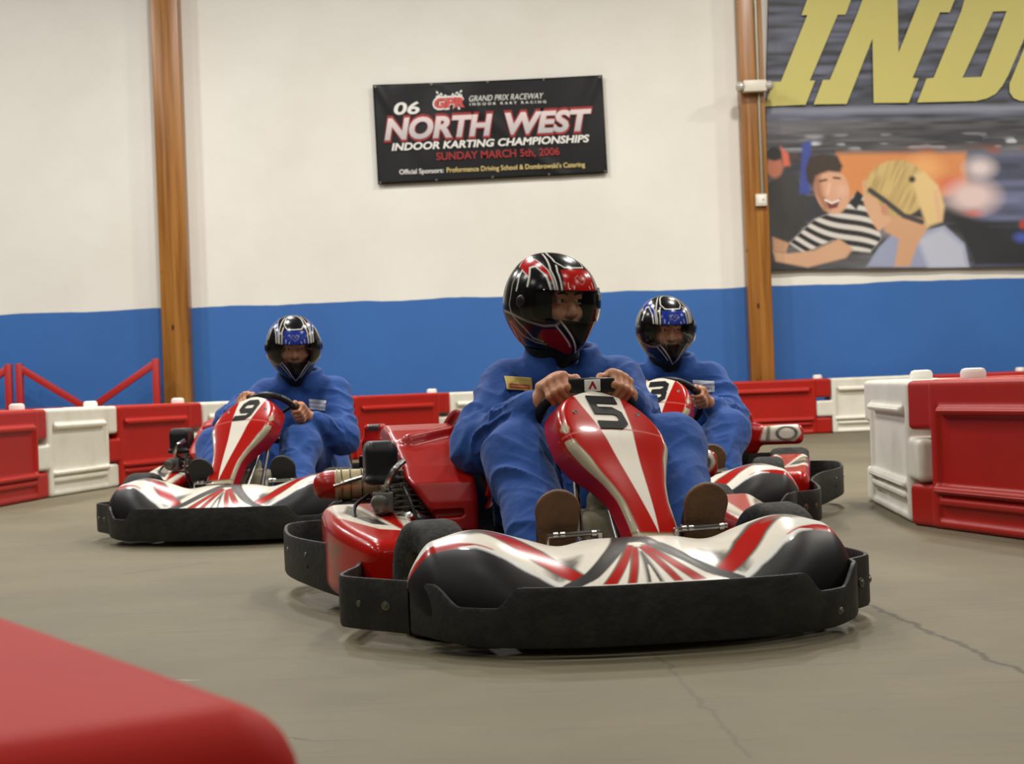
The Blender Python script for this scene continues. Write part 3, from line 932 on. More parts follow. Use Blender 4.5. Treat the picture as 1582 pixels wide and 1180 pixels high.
# rounded red barrier end close to the viewer
fb = SDF((-0.95, 0.85, -0.01), (0.05, 1.9, 0.45), 0.008)
dirv = Vector((-0.522, 0.853, 0)); nrm = Vector((0.853, 0.522, 0))
ctr = Vector((-0.135, 1.05, 0)) + dirv * 0.55 - nrm * 0.17
Mf = np.array([[dirv.x, nrm.x, 0], [dirv.y, nrm.y, 0], [0, 0, 1]])
fb.box((ctr.x, ctr.y, 0.217), (0.57, 0.175, 0.217), 0.05, M=Mf)
o = fb.build('kerb_barrier', MATS['kerb_red'])
tag(o, 'rounded end of a low red plastic barrier, out of focus, at the bottom left', 'barrier')
# ------------------------------------------------------------------ karts
# kart frame: x across (the viewer's right when facing us), y back from the front bumper, z up
def strip(pts, zlo, zhi, thick, n_round=5, sub=6):
    """Upright plastic band along a plan line; zlo/zhi are functions of distance share."""
    line = catmull([(x, y, 0) for x, y in pts], sub)
    V, F = [], []
    L = [0.0]
    for i in range(1, len(line)): L.append(L[-1] + float(np.linalg.norm(line[i] - line[i - 1])))
    sec = []
    for i, p in enumerate(line):
        t = line[min(i + 1, len(line) - 1)] - line[max(i - 1, 0)]
        t = t / np.linalg.norm(t)
        nrm_ = np.array([-t[1], t[0], 0])
        s = L[i] / L[-1]
        a, b = zlo(s, p), zhi(s, p)
        h = thick / 2
        prof = [(-h, a + h), (-h * 0.6, a), (h * 0.6, a), (h, a + h), (h * 1.15, (a + b) / 2), (h, b - h), (h * 0.6, b), (-h * 0.6, b), (-h, b - h), (-h, (a + b) / 2)]
        sec.append([p + nrm_ * o + np.array([0, 0, z]) for o, z in prof])
    m = len(sec[0])
    for q in sec: V += [tuple(v) for v in q]
    for i in range(len(sec) - 1):
        for k in range(m):
            F.append((i * m + k, i * m + (k + 1) % m, (i + 1) * m + (k + 1) % m, (i + 1) * m + k))
    F.append(tuple(range(m))[::-1]); F.append(tuple((len(sec) - 1) * m + k for k in range(m)))
    return MB().add(V, F)

def smooth01(a, b, x):
    t = np.clip((x - a) / (b - a), 0, 1)
    return t * t * (3 - 2 * t)

# --- nose cone: wide front fairing
def nose_cone(parent):
    nu, nv = 640, 170
    U, T = np.meshgrid(np.linspace(-1, 1, nu), np.linspace(0, 1, nv), indexing='ij')
    a = np.abs(U)
    x = 0.555 * np.sin(U * np.pi / 2 * 0.96) / np.sin(np.pi / 2 * 0.96)
    r = np.abs(x)
    q = r / 0.555
    bf = 0.045 + 0.215 * q ** 2.4
    bt = 0.375 - 0.02 * q ** 2 - 0.03 * np.exp(-((q - 0.35) / 0.12) ** 2)
    zf = 0.09 + 0 * q
    zt = 0.238 + 0.038 * np.exp(-((q - 0.70) / 0.20) ** 2) - 0.012 * np.exp(-((q - 0.33) / 0.10) ** 2) - 0.03 * smooth01(0.88, 1.0, q)
    e = np.sqrt(np.clip(1 - np.clip((q - 0.90) / 0.10, 0, 1) ** 2, 0, 1))
    e = np.maximum(e, 0.03)
    ph = np.clip(T / 0.80, 0, 1) * (np.pi / 2)
    bulge = smooth01(0.3, 0.75, q)                      # the sides swell out, the middle slopes
    cy = (1 - np.cos(ph)) * bulge + (np.sin(ph * 0.5) / np.sin(np.pi / 4)) ** 1.35 * (1 - bulge)
    cz = np.sin(ph) * bulge + (1 - (1 - ph / (np.pi / 2)) ** 1.7) * (1 - bulge)
    Bk = bf + (bt - bf) * cy
    Z = zf + (zt - zf) * cz
    back = np.clip((T - 0.80) / 0.20, 0, 1)
    Bk = Bk + 0.035 * np.sin(back * np.pi / 2)
    Z = Z - 0.12 * back ** 1.6
    # raised centre blade of the V and shallow grooves
    T0 = np.array([T[0][np.argmax(Z[i] > 0.158)] for i in range(nu)])[:, None]   # paint starts at the skirt's top edge
    yc = (bf + bt) / 2 + 0.03; zc = (zf + zt) / 2
    Bk = yc + (Bk - yc) * e; Z = zc + (Z - zc) * e
    # paint, on (r, t): r metres from the middle, t share of the way up
    t = np.clip((T - T0) / (0.80 - T0), -0.3, 1.2)
    t = t * bulge + np.where(T <= 0.80, (Z - 0.158) / (zt - 0.158), 1.0 + (T - 0.8)) * (1 - bulge)
    C = np.zeros((nu, nv, 3)) + np.array(WHITE)
    S = 0.24                                            # t scaled to metres so strokes keep their width
    tt = t * S
    poly = lambda pts: sd_poly(r, tt, [(p[0], p[1] * S) for p in pts])
    ln = lambda pts: sd_line(r, tt, [(p[0], p[1] * S) for p in pts])
    px_ = 0.004
    # grey airbrushed wedge beside the V
    C = lay(C, srgb(120, 116, 108), poly([(0.235, 0.0), (0.19, 0.30), (0.15, 0.72), (0.20, 0.66), (0.245, 0.30)]), 0.03)
    C = lay(C, srgb(70, 68, 66), poly([(0.215, 0.1), (0.19, 0.30), (0.165, 0.6), (0.20, 0.45)]), 0.02)
    # red swoosh
    C = lay(C, srgb(96, 88, 80), poly([(0.145, 0.10), (0.175, 0.42), (0.235, 0.78), (0.30, 0.95), (0.395, 0.99), (0.40, 0.90), (0.32, 0.66), (0.25, 0.36), (0.19, 0.04)]), 0.010)
    C = lay(C, RED, poly([(0.150, 0.10), (0.182, 0.40), (0.240, 0.74), (0.30, 0.90), (0.385, 0.96), (0.385, 0.90), (0.32, 0.70), (0.25, 0.40), (0.185, 0.04)]), px_)
    # dark lower outer part with a pale line and a red tip
    C = lay(C, RED, poly([(0.36, 0.50), (0.43, 0.62), (0.50, 0.80), (0.60, 0.86), (0.60, 0.40), (0.40, 0.40)]), 0.006)
    C = lay(C, srgb(224, 222, 216), poly([(0.40, 0.60), (0.47, 0.72), (0.53, 0.76), (0.535, 0.90), (0.47, 0.97), (0.40, 0.90)]), 0.005)
    C = lay(C, srgb(110, 106, 100), poly([(0.33, 0.86), (0.40, 0.80), (0.44, 0.90), (0.40, 0.97)]), 0.02)
    C = lay(C, srgb(224, 222, 216), poly([(0.20, -0.1), (0.25, 0.20), (0.32, 0.42), (0.40, 0.545), (0.44, 0.55), (0.30, -1)]), 0.004)
    C = lay(C, srgb(24, 24, 24), poly([(0.215, -1), (0.225, -0.1), (0.27, 0.16), (0.335, 0.37), (0.40, 0.49), (0.46, 0.55), (0.53, 0.56), (0.60, 0.45), (0.60, -1)]), 0.010)
    sc = vnoise(U * 60, T * 14, seed=31)
    scuff = np.clip((sc - 0.66) * 3, 0, 0.3) * (np.clip(0.5 - poly([(0.225, -0.1), (0.40, 0.49), (0.53, 0.56), (0.60, 0.45), (0.60, -0.1)]) / 0.01, 0, 1))
    # inner fan: white with red chevrons, dark spike in the middle, framed by the black V
    C = lay(C, WHITE, poly([(-0.01, 0.98), (0.03, 0.96), (0.145, -0.05), (-0.01, -0.05)]), px_)
    for a0, a1, b0, b1 in ((0.006, 0.80, 0.048, 0.064), (0.014, 0.84, 0.094, 0.122)):
        C = lay(C, srgb(110, 96, 80), poly([(a0 - 0.006, a1), (a0 + 0.014, a1 + 0.03), (b1 + 0.004, -0.05), (b0 - 0.004, -0.05)]), 0.004)
        C = lay(C, RED, poly([(a0 - 0.003, a1 - 0.02), (a0 + 0.010, a1), (b1, -0.05), (b0, -0.05)]), px_)
    C = lay(C, srgb(60, 58, 56), poly([(-0.004, 0.70), (0.004, 0.70), (0.020, -0.05), (-0.02, -0.05)]), 0.010)
    C = lay(C, WHITE, poly([(-0.002, 0.38), (0.002, 0.38), (0.010, -0.05), (-0.01, -0.05)]), 0.004)
    C = lay(C, srgb(24, 22, 21), np.minimum(ln([(0.034, 0.93), (0.085, 0.60), (0.145, 0.18), (0.20, -0.08)]) - 0.020, ln([(-0.01, 0.97), (0.036, 0.95)]) - 0.015), 0.006)
    C = lay(C, srgb(60, 54, 48), ln([(0.040, 0.90), (0.088, 0.60), (0.150, 0.06)]) - 0.004, 0.014)
    Pt = np.stack([x, Bk, Z], -1)
    o = grid('nose_cone', Pt, MATS['kart_paint'], parent, C)
    return solidify(o, 0.006, -1)

# --- steering fairing: tall front panel carrying the number
FA_W = [(0.0, 0.066), (0.12, 0.068), (0.25, 0.072), (0.36, 0.088), (0.50, 0.122), (0.61, 0.148), (0.72, 0.150), (0.80, 0.143), (0.88, 0.126), (0.94, 0.100), (0.98, 0.066), (1.0, 0.022)]
_fv = np.linspace(0, 1, 401)
_fw = np.interp(_fv, [p[0] for p in FA_W], [p[1] for p in FA_W])
for _ in range(160):
    _fw[1:-1] = 0.25 * _fw[:-2] + 0.5 * _fw[1:-1] + 0.25 * _fw[2:]
FA_H, FA_B = 0.375, 0.40
PRO = np.array(catmull([(0, 0, 0), (0.45, 0.006, 0), (0.80, 0.035, 0), (0.93, 0.09, 0), (1.0, 0.26, 0), (1.0, 0.62, 0), (0.985, 1.0, 0)], 12))[:, :2]
_pl = np.concatenate([[0], np.cumsum(np.hypot(np.diff(PRO[:, 0]), np.diff(PRO[:, 1]) * 0.45))]); _pl /= _pl[-1]
def fairing_point(xf, v, dback=None):
    """Point on the fairing for a width fraction and height share."""
    w = np.interp(v, _fv, _fw)
    if dback is None:
        dback = np.interp(np.abs(xf), PRO[:60, 0], PRO[:60, 1])
    dep = 0.115 * np.clip(w / 0.10, 0.75, 1.2)
    y = 0.405 + 0.40 * v ** 1.15 + dback * dep * 0.80 - 0.016 * np.exp(-((v - 0.73) / 0.16) ** 2)
    z = 0.225 + FA_H * v - dback * dep * 0.35
    return np.stack([xf * w, y, z], -1)

def fairing(parent, offset, lean, turn):
    nu, nv = 241, 260
    su = np.linspace(-1, 1, nu)
    V1 = np.linspace(0, 1, nv)
    S, Vv = np.meshgrid(su, V1, indexing='ij')
    xf = np.interp(np.abs(S), _pl, PRO[:, 0]) * np.sign(S)
    db = np.interp(np.abs(S), _pl, PRO[:, 1])
    Pt = fairing_point(xf, Vv, db)
    w = np.interp(Vv, _fv, _fw)
    x = np.where(db < 0.5, xf * w, np.sign(S) * 9)
    ax_ = np.abs(x); y = Vv * 0.45
    C = np.zeros((nu, nv, 3)) + np.array(RED)
    side = db > 0.30
    C[side] = np.array(srgb(164, 18, 14))
    # white centre stripe
    e = lambda pts: sd_poly(ax_, y, [(p[0], p[1] * 0.45) for p in pts])
    C = lay(C, WHITE, e([(-0.01, 0.03), (0.0, 0.03), (0.014, 0.25), (0.027, 0.46), (0.041, 0.66), (0.062, 0.88), (0.074, 1.02), (-0.01, 1.02)]), 0.003)
    C = lay(C, srgb(186, 96, 88), np.abs(Vv - 0.70 - 0.03 * (1 - (ax_ / 0.12) ** 2)) * 0.45 - 0.0022 + np.where(ax_ < 0.15, 0, 1), 0.0025)
    # silver blades along the shoulders of the panel
    fx = np.abs(xf)
    d1 = np.where((Vv < 0.66), np.abs(fx - 0.955) * w - (0.006 + 0.010 * np.exp(-((Vv - 0.55) / 0.09) ** 2)), 1) + np.where(db > 0.28, 1, 0)
    C = lay(C, srgb(120, 104, 78), d1 - 0.003, 0.004)
    C = lay(C, SILV, d1, 0.004)
    d2 = np.where((Vv > 0.70) & (Vv < 0.80), np.abs(fx - 0.95) * w - 0.008 * np.clip(1 - np.abs(Vv - 0.735) / 0.05, 0, 1) , 1) + np.where(db > 0.28, 1, 0)
    C = lay(C, SILV, d2, 0.004)
    d3 = (Vv * 0.45 - 0.016 - 0.10 * (np.minimum(ax_, 0.2) * 5) ** 3) + np.where(db > 0.28, 1, 0)
    C = lay(C, srgb(120, 104, 78), d3 - 0.004, 0.004); C = lay(C, SILV, d3, 0.004)
    M = Matrix.Translation((offset, 0, 0)) @ Matrix.Translation((0, 0.40, 0.23)) @ Matrix.Rotation(turn, 4, 'Z') @ Matrix.Rotation(lean, 4, 'Y') @ Matrix.Translation((0, -0.40, -0.23))
    o = grid('front_fairing', Pt, MATS['kart_paint'], parent, C)
    solidify(o, 0.005, -1)
    o.matrix_local = M
    for sx in (-1, 1):
        c = fairing_point(np.array(sx * 0.70), np.array(0.84))
        MB().lathe([(0.0, 0.002), (0.004, 0.002), (0.0045, 0.003), (0.006, 0.003), (0.007, 0)], 16, AX(Vector(c) + Vector((0, -0.0, 0.0)), (0, -1, 0.6)), close=False).build('fixing_screw', MATS['dull_alloy'], o)
    return o

DIGITS = {'5': [[(0.92, 0.98), (0.10, 0.98), (0.10, 0.56), (0.72, 0.56), (0.90, 0.44), (0.90, 0.14), (0.72, 0.02), (0.06, 0.02)]],
          '9': [[(0.86, 0.46), (0.26, 0.46), (0.10, 0.60), (0.10, 0.84), (0.26, 0.98), (0.74, 0.98), (0.90, 0.84), (0.90, 0.20), (0.74, 0.02), (0.10, 0.02)]],
          '3': [[(0.08, 0.98), (0.74, 0.98), (0.90, 0.86), (0.90, 0.64), (0.74, 0.52), (0.30, 0.52)], [(0.74, 0.52), (0.92, 0.38), (0.92, 0.14), (0.76, 0.02), (0.06, 0.02)]]}
def number_decal(digit, fair, w=0.080, h=0.074, v0=0.752, xo=0.002, slant=0.012):
    """Bold racing digit following the fairing's surface."""
    V, F = [], []
    hw = 0.130
    for path in DIGITS[digit]:
        pts = [Vector((p[0], p[1] * h / w)) for p in path]
        n = len(pts); L, Rr = [], []
        for i, p in enumerate(pts):
            d0 = (p - pts[i - 1]).normalized() if i else (pts[1] - p).normalized()
            d1 = (pts[i + 1] - p).normalized() if i < n - 1 else d0
            n0, n1 = Vector((-d0.y, d0.x)), Vector((-d1.y, d1.x))
            mm = (n0 + n1).normalized(); k = hw / max(mm.dot(n0), 0.5)
            q = p - d0 * hw if i == 0 else (p + d1 * hw if i == n - 1 else p)
            L.append(q + mm * k); Rr.append(q - mm * k)
        sub = 5
        base = len(V)
        rows = 0
        for i in range(n - 1):
            for s in range(sub + (1 if i == n - 2 else 0)):
                t = s / sub
                for q in (Rr[i].lerp(Rr[i + 1], t), L[i].lerp(L[i + 1], t)):
                    X = (q.x - 0.5) * w + xo + slant * (q.y / (h / w) - 0.5)
                    v = v0 + q.y * w / FA_H / 1.06
                    ww = float(np.interp(v, _fv, _fw))
                    c = Vector(fairing_point(np.array(X / ww), np.array(v)))
                    V.append(c + Vector((0, -0.0025, 0.0018)))
                rows += 1
        for k in range(rows - 1):
            b = base + 2 * k
            F.append((b, b + 2, b + 3, b + 1))
    o = mk('number_digit', V, F, MATS['number_black'], fair, False)
    return solidify(o, 0.001, 0)

def tire(name, parent, c, rad, wid, steer=0.0):
    hw = wid / 2
    prof = [(rad * 0.50, -hw * 0.86), (rad * 0.70, -hw), (rad * 0.88, -hw * 0.98), (rad * 0.96, -hw * 0.86), (rad, -hw * 0.6), (rad, 0), (rad, hw * 0.6),
            (rad * 0.96, hw * 0.86), (rad * 0.88, hw * 0.98), (rad * 0.70, hw), (rad * 0.50, hw * 0.86), (rad * 0.46, hw * 0.7), (rad * 0.46, -hw * 0.7), (rad * 0.50, -hw * 0.86)]
    o = MB().lathe(prof, 48, AX((0, 0, 0), (1, 0, 0)), close=False).build(name, MATS['tire_rubber'], parent, ang=50)
    o.location = c; o.rotation_euler = (0, 0, steer)
    m = MB()
    for s in (-1, 1):
        m.lathe([(0.0, s * hw * 0.25), (rad * 0.16, s * hw * 0.3), (rad * 0.22, s * hw * 0.5), (rad * 0.40, s * hw * 0.40), (rad * 0.47, s * hw * 0.8), (rad * 0.50, s * hw * 0.86)], 32, AX((0, 0, 0), (1, 0, 0)), close=False)
        for k in range(5):
            an = k * 2 * math.pi / 5
            m.lathe([(0.006, s * hw * 0.3), (0.006, s * hw * 0.55)], 8, Matrix.Translation((0, rad * 0.3 * math.cos(an), rad * 0.3 * math.sin(an))) @ AX((0, 0, 0), (1, 0, 0)))
    m.build('rim', MATS['dull_alloy'], o)
    return o

def side_pod(parent, s):
    """Painted pod between the wheels on side s."""
    f = SDF((-0.78 if s < 0 else 0.36, 0.66, 0.0), (-0.36 if s < 0 else 0.78, 1.42, 0.36), 0.006)
    n = 48
    for i in range(n):
        t = i / (n - 1)
        y = 0.80 + 0.50 * t
        xo = (0.60 + 0.085 * math.sin(min(t * 1.35, 1) * math.pi / 2)) if s < 0 else 0.60 + 0.02 * t
        xi = 0.455 - 0.01 * t
        top = 0.215 + 0.07 * t if s < 0 else 0.205 + 0.055 * t
        f.box((s * (xo + xi) / 2, y, (top + 0.06) / 2), ((xo - xi) / 2, 0.035, (top - 0.06) / 2), 0.03, k=0.02)
    def paint(V):
        x, y, z = np.abs(V[:, 0]), V[:, 1], V[:, 2]
        C = np.zeros((len(V), 3)) + np.array(RED)
        top = np.where(z > 0.19 + 0.07 * (y - 0.8) / 0.5, 0, 1)
        C = lay(C, srgb(222, 214, 196), sd_poly(x, y, [(0.50, 0.90), (0.56, 0.93), (0.66, 1.10), (0.68, 1.27), (0.60, 1.30), (0.55, 1.10)]) + top, 0.006)
        C = lay(C, srgb(40, 38, 36), sd_poly(x, y, [(0.53, 0.97), (0.575, 1.0), (0.64, 1.16), (0.62, 1.26), (0.58, 1.16)]) + top, 0.008)
        C = lay(C, srgb(150, 140, 116), sd_poly(x, y, [(0.56, 1.06), (0.61, 1.12), (0.62, 1.22), (0.59, 1.18)]) + top, 0.02)
        C = lay(C, srgb(214, 206, 188), sd_poly(x, y, [(0.455, 0.74), (0.485, 0.76), (0.50, 1.2), (0.47, 1.34)]) + top, 0.006)
        sc = vnoise(V[:, 0] * 14, V[:, 1] * 12, z * 26, seed=4)
        k = np.clip((sc - 0.6) * 3, 0, 0.55) * (x > 0.6) * (y > 0.95)
        return C * (1 - k[:, None]) + np.array(srgb(96, 80, 70)) * k[:, None]
    return f.build('side_pod', MATS['kart_paint'], parent, paint)

WHEEL_C = Vector((0.02, 0.91, 0.515)); WHEEL_A = Vector((0, 0.78, 0.62)).normalized()
WHEEL_O = Vector((0, -0.62, 0.78)).normalized()
_c0 = Vector((1, 0, 0)); _m3 = Matrix((_c0, WHEEL_O, WHEEL_A)).transposed()
WHEEL_M = Matrix.Translation(WHEEL_C) @ _m3.to_4x4()
def build_kart(name, label):
    k = empty(name)
    tag(k, label, 'kart', 'red and white rental karts on the track')
    # -- black plastic skirt
    half = [(0.0, 0.0), (0.16, 0.008), (0.30, 0.045), (0.41, 0.11), (0.485, 0.19), (0.525, 0.275), (0.545, 0.33)]
    half_r = [(0.16, 0.004), (0.30, 0.027), (0.41, 0.08), (0.485, 0.145), (0.52, 0.205), (0.537, 0.275)]
    pts = [(-x, y) for x, y in half[::-1]] + half_r
    def top_front(s, p):
        q = abs(p[0])
        notch = smooth01(0.33, 0.385, q) * (1 - smooth01(0.455, 0.51, q))
        return 0.165 - 0.048 * notch
    b = strip(pts, lambda s, p: 0.028 + 0.012 * smooth01(0.4, 0.55, abs(p[0])), top_front, 0.014, sub=10).build('front_bumper', MATS['bumper_plastic'], k)
    m = MB()
    for x, y, z, dx in ((-0.44, 0.145, 0.065, -0.8), (0.44, 0.10, 0.065, 0.8)):
        MB().lathe([(0.0, 0.006), (0.006, 0.006), (0.007, 0.003), (0.012, 0.002), (0.013, -0.008)], 14, AX((x, y - 0.004, z), (dx, -0.9, 0)), close=False).build('bolt', MATS['dull_alloy'], b)
    for s in (-1, 1):
        side = [(0.549, 0.345), (0.60, 0.41), (0.668, 0.50), (0.695, 0.565), (0.675, 0.66), (0.635, 0.78), (0.622, 0.90), (0.65, 1.05), (0.71, 1.22), (0.765, 1.42), (0.785, 1.62), (0.77, 1.80), (0.72, 1.89), (0.62, 1.925)]
        if s > 0: side = [(0.539, 0.29), (0.575, 0.32), (0.612, 0.365), (0.634, 0.43), (0.64, 0.55)] + side[5:]
        o = strip([(s * x, y) for x, y in side], lambda u, p: 0.036 + 0.03 * smooth01(0.8, 1.5, p[1]),
                  lambda u, p: 0.163 + 0.030 * smooth01(0.72, 1.2, p[1]) + 0.012 * smooth01(1.5, 1.8, p[1]), 0.014, sub=6).build('side_bumper', MATS['bumper_plastic'], k)
        for (x, y, z, d) in ((0.60 if s < 0 else 0.575, 0.403 if s < 0 else 0.313, 0.10, (0.6, -0.75, 0)), (0.655 if s < 0 else 0.616, 0.48 if s < 0 else 0.369, 0.10, (0.75, -0.6, 0)), (0.778, 1.52, 0.15, (1, -0.2, 0)), (0.737, 1.31, 0.15, (0.9, -0.3, 0))):
            MB().lathe([(0.0, 0.005), (0.006, 0.005), (0.007, 0.002), (0.012, 0.001), (0.013, -0.01)], 12, AX((s * (x + 0.006 * d[0]), y + 0.006 * d[1], z), (s * d[0], d[1], 0)), close=False).build('bolt', MATS['dull_alloy'], o)
    strip([(-0.61, 1.93), (-0.3, 1.96), (0.0, 1.965), (0.3, 1.96), (0.61, 1.93)], lambda s, p: 0.07, lambda s, p: 0.25, 0.02).build('rear_bumper', MATS['bumper_plastic'], k)
    nose_cone(k)
    for s in (-1, 1): side_pod(k, s)
    # -- wheels
    for s in (-1, 1):
        tire('front_tire', k, (s * (0.468 if s < 0 else 0.435), 0.53, 0.147), 0.147, 0.125)
        tire('rear_tire', k, (s * 0.545, 1.58, 0.143), 0.143, 0.18)
    # -- chassis
    m = MB()
    for s in (-1, 1):
        m.tube([(s * 0.30, 0.22, 0.09), (s * 0.30, 0.45, 0.075), (s * 0.27, 0.9, 0.07), (s * 0.32, 1.3, 0.07), (s * 0.33, 1.75, 0.09)], 0.016, 10, 4)
        m.tube([(s * 0.30, 0.42, 0.08), (s * 0.38, 0.50, 0.13), (s * 0.44, 0.53, 0.147)], 0.016, 8)
    for y in (0.26, 0.62, 1.10, 1.62):
        m.tube([(-0.30, y, 0.08), (0.30, y, 0.08)], 0.016, 10)
    m.tube([(-0.50, 1.58, 0.143), (0.50, 1.58, 0.143)], 0.02, 12)
    for s in (-1, 1):
        m.tube([(s * 0.30, 1.0, 0.075), (s * 0.58, 0.98, 0.09)], 0.013, 8)
        m.tube([(s * 0.30, 1.3, 0.075), (s * 0.58, 1.26, 0.09)], 0.013, 8)
        m.tube([(s * 0.58, 1.26, 0.09), (s * 0.74, 1.30, 0.12)], 0.012, 8)
        m.tube([(s * 0.33, 1.75, 0.09), (s * 0.40, 1.95, 0.14)], 0.013, 8)
    m.build('chassis', MATS['black_metal'], k)
    MB().box((0, 0.68, 0.052), (0.285, 0.45, 0.004), 0.002).build('floor_pan', MATS['pan_metal'], k)
    # -- steering
    cen, axis, Mw = WHEEL_C, WHEEL_A, WHEEL_M
    MB().tube([cen - axis * 0.01, (0.015, 0.62, 0.29), (0.01, 0.40, 0.12)], 0.011, 12).build('steering_column', MATS['steel'], k)
    m = MB()
    for x0, x1 in ((-0.055, -0.085), (0.075, 0.055)):
        m.tube([(x0, 0.72, 0.45), (x1, 0.53, 0.09)], 0.009, 10)
    m.build('fairing_stay', MATS['steel'], k)
    w = empty('steering_wheel'); w.parent = k; w.matrix_local = Mw
    n = 40
    rimp = [(0.138 * math.cos(2 * math.pi * i / n), 0.138 * math.sin(2 * math.pi * i / n), 0) for i in range(n + 1)]
    MB().tube(rimp, 0.0145, 12, cap=False).build('rim', MATS['black_plastic'], w)
    m = MB()
    for an in (90, 210, 330):
        m.tube([(0, 0, -0.012), (0.13 * math.cos(R(an)), 0.13 * math.sin(R(an)), 0)], 0.009, 8)
    m.lathe([(0.0, 0.0), (0.03, 0.0), (0.033, -0.02), (0.02, -0.035)], 20, close=False)
    m.build('spoke', MATS['black_metal'], w)
    # -- pedals, tank, seat
    for s, x in ((-1, -0.125), (1, 0.205)):
        m = MB()
        z = 0.245
        m.tube([(x - 0.068, 0.43, z - 0.05), (x - 0.066, 0.425, z), (x + 0.066, 0.425, z + 0.004)], 0.0075, 10)
        m.tube([(x + (0.066 if s < 0 else -0.066), 0.425, z + 0.004), (x + (0.066 if s < 0 else -0.066), 0.46, 0.07)], 0.0085, 10)
        for dx in (-0.048, -0.03, 0.05):
            m.lathe([(0.011, -0.006), (0.011, 0.006)], 12, AX((x + dx, 0.425, z + 0.002), (1, 0, 0)))
        m.build('pedal', MATS['steel'], k)
    f = SDF((-0.16, 0.55, 0.03), (0.16, 0.85, 0.34), 0.007)
    f.box((0, 0.70, 0.17), (0.075, 0.085, 0.115), 0.03)
    f.cap((0, 0.70, 0.29), (0, 0.70, 0.31), 0.03, k=0.01)
    f.build('fuel_tank', MATS['tank_plastic'], k)
    f = SDF((-0.32, 0.95, 0.0), (0.32, 1.75, 0.70), 0.009)
    f.cap((-0.14, 1.15, 0.16), (-0.15, 1.42, 0.17), 0.10, 0.12, k=0.06); f.cap((0.14, 1.15, 0.16), (0.15, 1.42, 0.17), 0.10, 0.12, k=0.06)
    f.cap((-0.15, 1.42, 0.18), (-0.13, 1.56, 0.44), 0.12, 0.09, k=0.06); f.cap((0.15, 1.42, 0.18), (0.13, 1.56, 0.44), 0.12, 0.09, k=0.06)
    f.cap((0, 1.42, 0.18), (0, 1.56, 0.45), 0.12, 0.09, k=0.05); f.cap((0, 1.1, 0.15), (0, 1.42, 0.17), 0.10, k=0.05)
    f.cap((-0.10, 1.0, 0.26), (-0.11, 1.34, 0.245), 0.135, 0.15, k=0.04, sub=True); f.cap((0.10, 1.0, 0.26), (0.11, 1.34, 0.245), 0.135, 0.15, k=0.04, sub=True)
    f.cap((0, 1.0, 0.26), (0, 1.34, 0.24), 0.14, 0.15, k=0.04, sub=True)
    for x in (-0.10, 0, 0.10): f.cap((x, 1.34, 0.245), (x * 0.9, 1.47, 0.75), 0.15, 0.13, k=0.03, sub=True)
    f.build('seat', MATS['seat_shell'], k)
    # -- red engine cover beside the seat, with a slot
    f = SDF((-0.50, 0.98, 0.12), (-0.14, 1.72, 0.60), 0.006)
    def shell(X, Y, Z):
        d = sd_poly(Y, Z, [(1.62, 0.50), (1.50, 0.515), (1.40, 0.50), (1.28, 0.455), (1.16, 0.40), (1.085, 0.355), (1.065, 0.30), (1.06, 0.22), (1.075, 0.19), (1.2, 0.2), (1.62, 0.26)]) + 0.014
        xl = -0.465 + 0.115 * np.clip((0.37 - Z) / 0.17, 0, 1) - 0.02 * np.clip((Z - 0.4) / 0.1, 0, 1)
        xr = -0.262 - 0.01 * np.clip((Z - 0.3) / 0.2, 0, 1)
        dx = np.maximum(xl - X, X - xr) + 0.014
        return np.minimum(np.maximum(d, dx), 0) + np.hypot(np.maximum(d, 0), np.maximum(dx, 0)) - 0.014
    f.custom(shell, (-0.50, 0.98, 0.12), (-0.14, 1.72, 0.60))
    f.cap((-0.385, 1.05, 0.265), (-0.315, 1.05, 0.267), 0.013, k=0.006, sub=True)
    f.cap((-0.385, 1.075, 0.265), (-0.315, 1.075, 0.267), 0.013, k=0.006, sub=True)
    f.cap((-0.43, 1.30, 0.475), (-0.29, 1.36, 0.50), 0.016, 0.010, k=0.03)
    f.build('engine_cover', MATS['red_shell'], k)
    # curved lip where the cover meets the seat
    pts = catmull([(-0.285, 1.60, 0.49), (-0.275, 1.42, 0.52), (-0.258, 1.26, 0.485), (-0.240, 1.15, 0.41), (-0.228, 1.10, 0.34), (-0.240, 1.10, 0.29)], 8)
    nu = len(pts); Pt = np.zeros((nu, 9, 3)); C = np.zeros((nu, 9, 3))
    for i, p in enumerate(pts):
        wd = 0.034 * math.sin(math.pi * (0.12 + 0.80 * i / (nu - 1))) + 0.012
        for j in range(9):
            an = -math.pi / 2 + math.pi * j / 8
            Pt[i, j] = p + np.array([0.025 * math.cos(an), -0.35 * wd * math.sin(an), wd * 0.9 * math.sin(an)])
            C[i, j] = srgb(222, 214, 200) if (i > nu * 0.62 and 2 <= j <= 5) else RED
    solidify(grid('seat_lip', Pt, MATS['kart_paint'], k, C), 0.006, 0)
    # -- engine
    e = empty('engine'); e.parent = k; e.location = (0.0, -0.075, 0.02)
    MB().box((-0.475, 1.36, 0.17), (0.085, 0.12, 0.075), 0.018).box((-0.475, 1.36, 0.25), (0.06, 0.08, 0.02), 0.008).build('crankcase', MATS['black_metal'], e)
    m = MB()
    for i in range(9):
        m.box((-0.455, 1.27, 0.215 + i * 0.017), (0.055, 0.05, 0.0035), 0.002)
    m.lathe([(0.038, 0.20), (0.038, 0.37)], 20, Matrix.Translation((-0.455, 1.27, 0)))
    m.build('cylinder_fins', MATS['dull_alloy'], e)
    f = SDF((-0.68, 1.16, 0.28), (-0.44, 1.42, 0.56), 0.006)
    f.box((-0.525, 1.28, 0.39), (0.048, 0.065, 0.058), 0.025); f.box((-0.525, 1.28, 0.435), (0.042, 0.056, 0.022), 0.016)
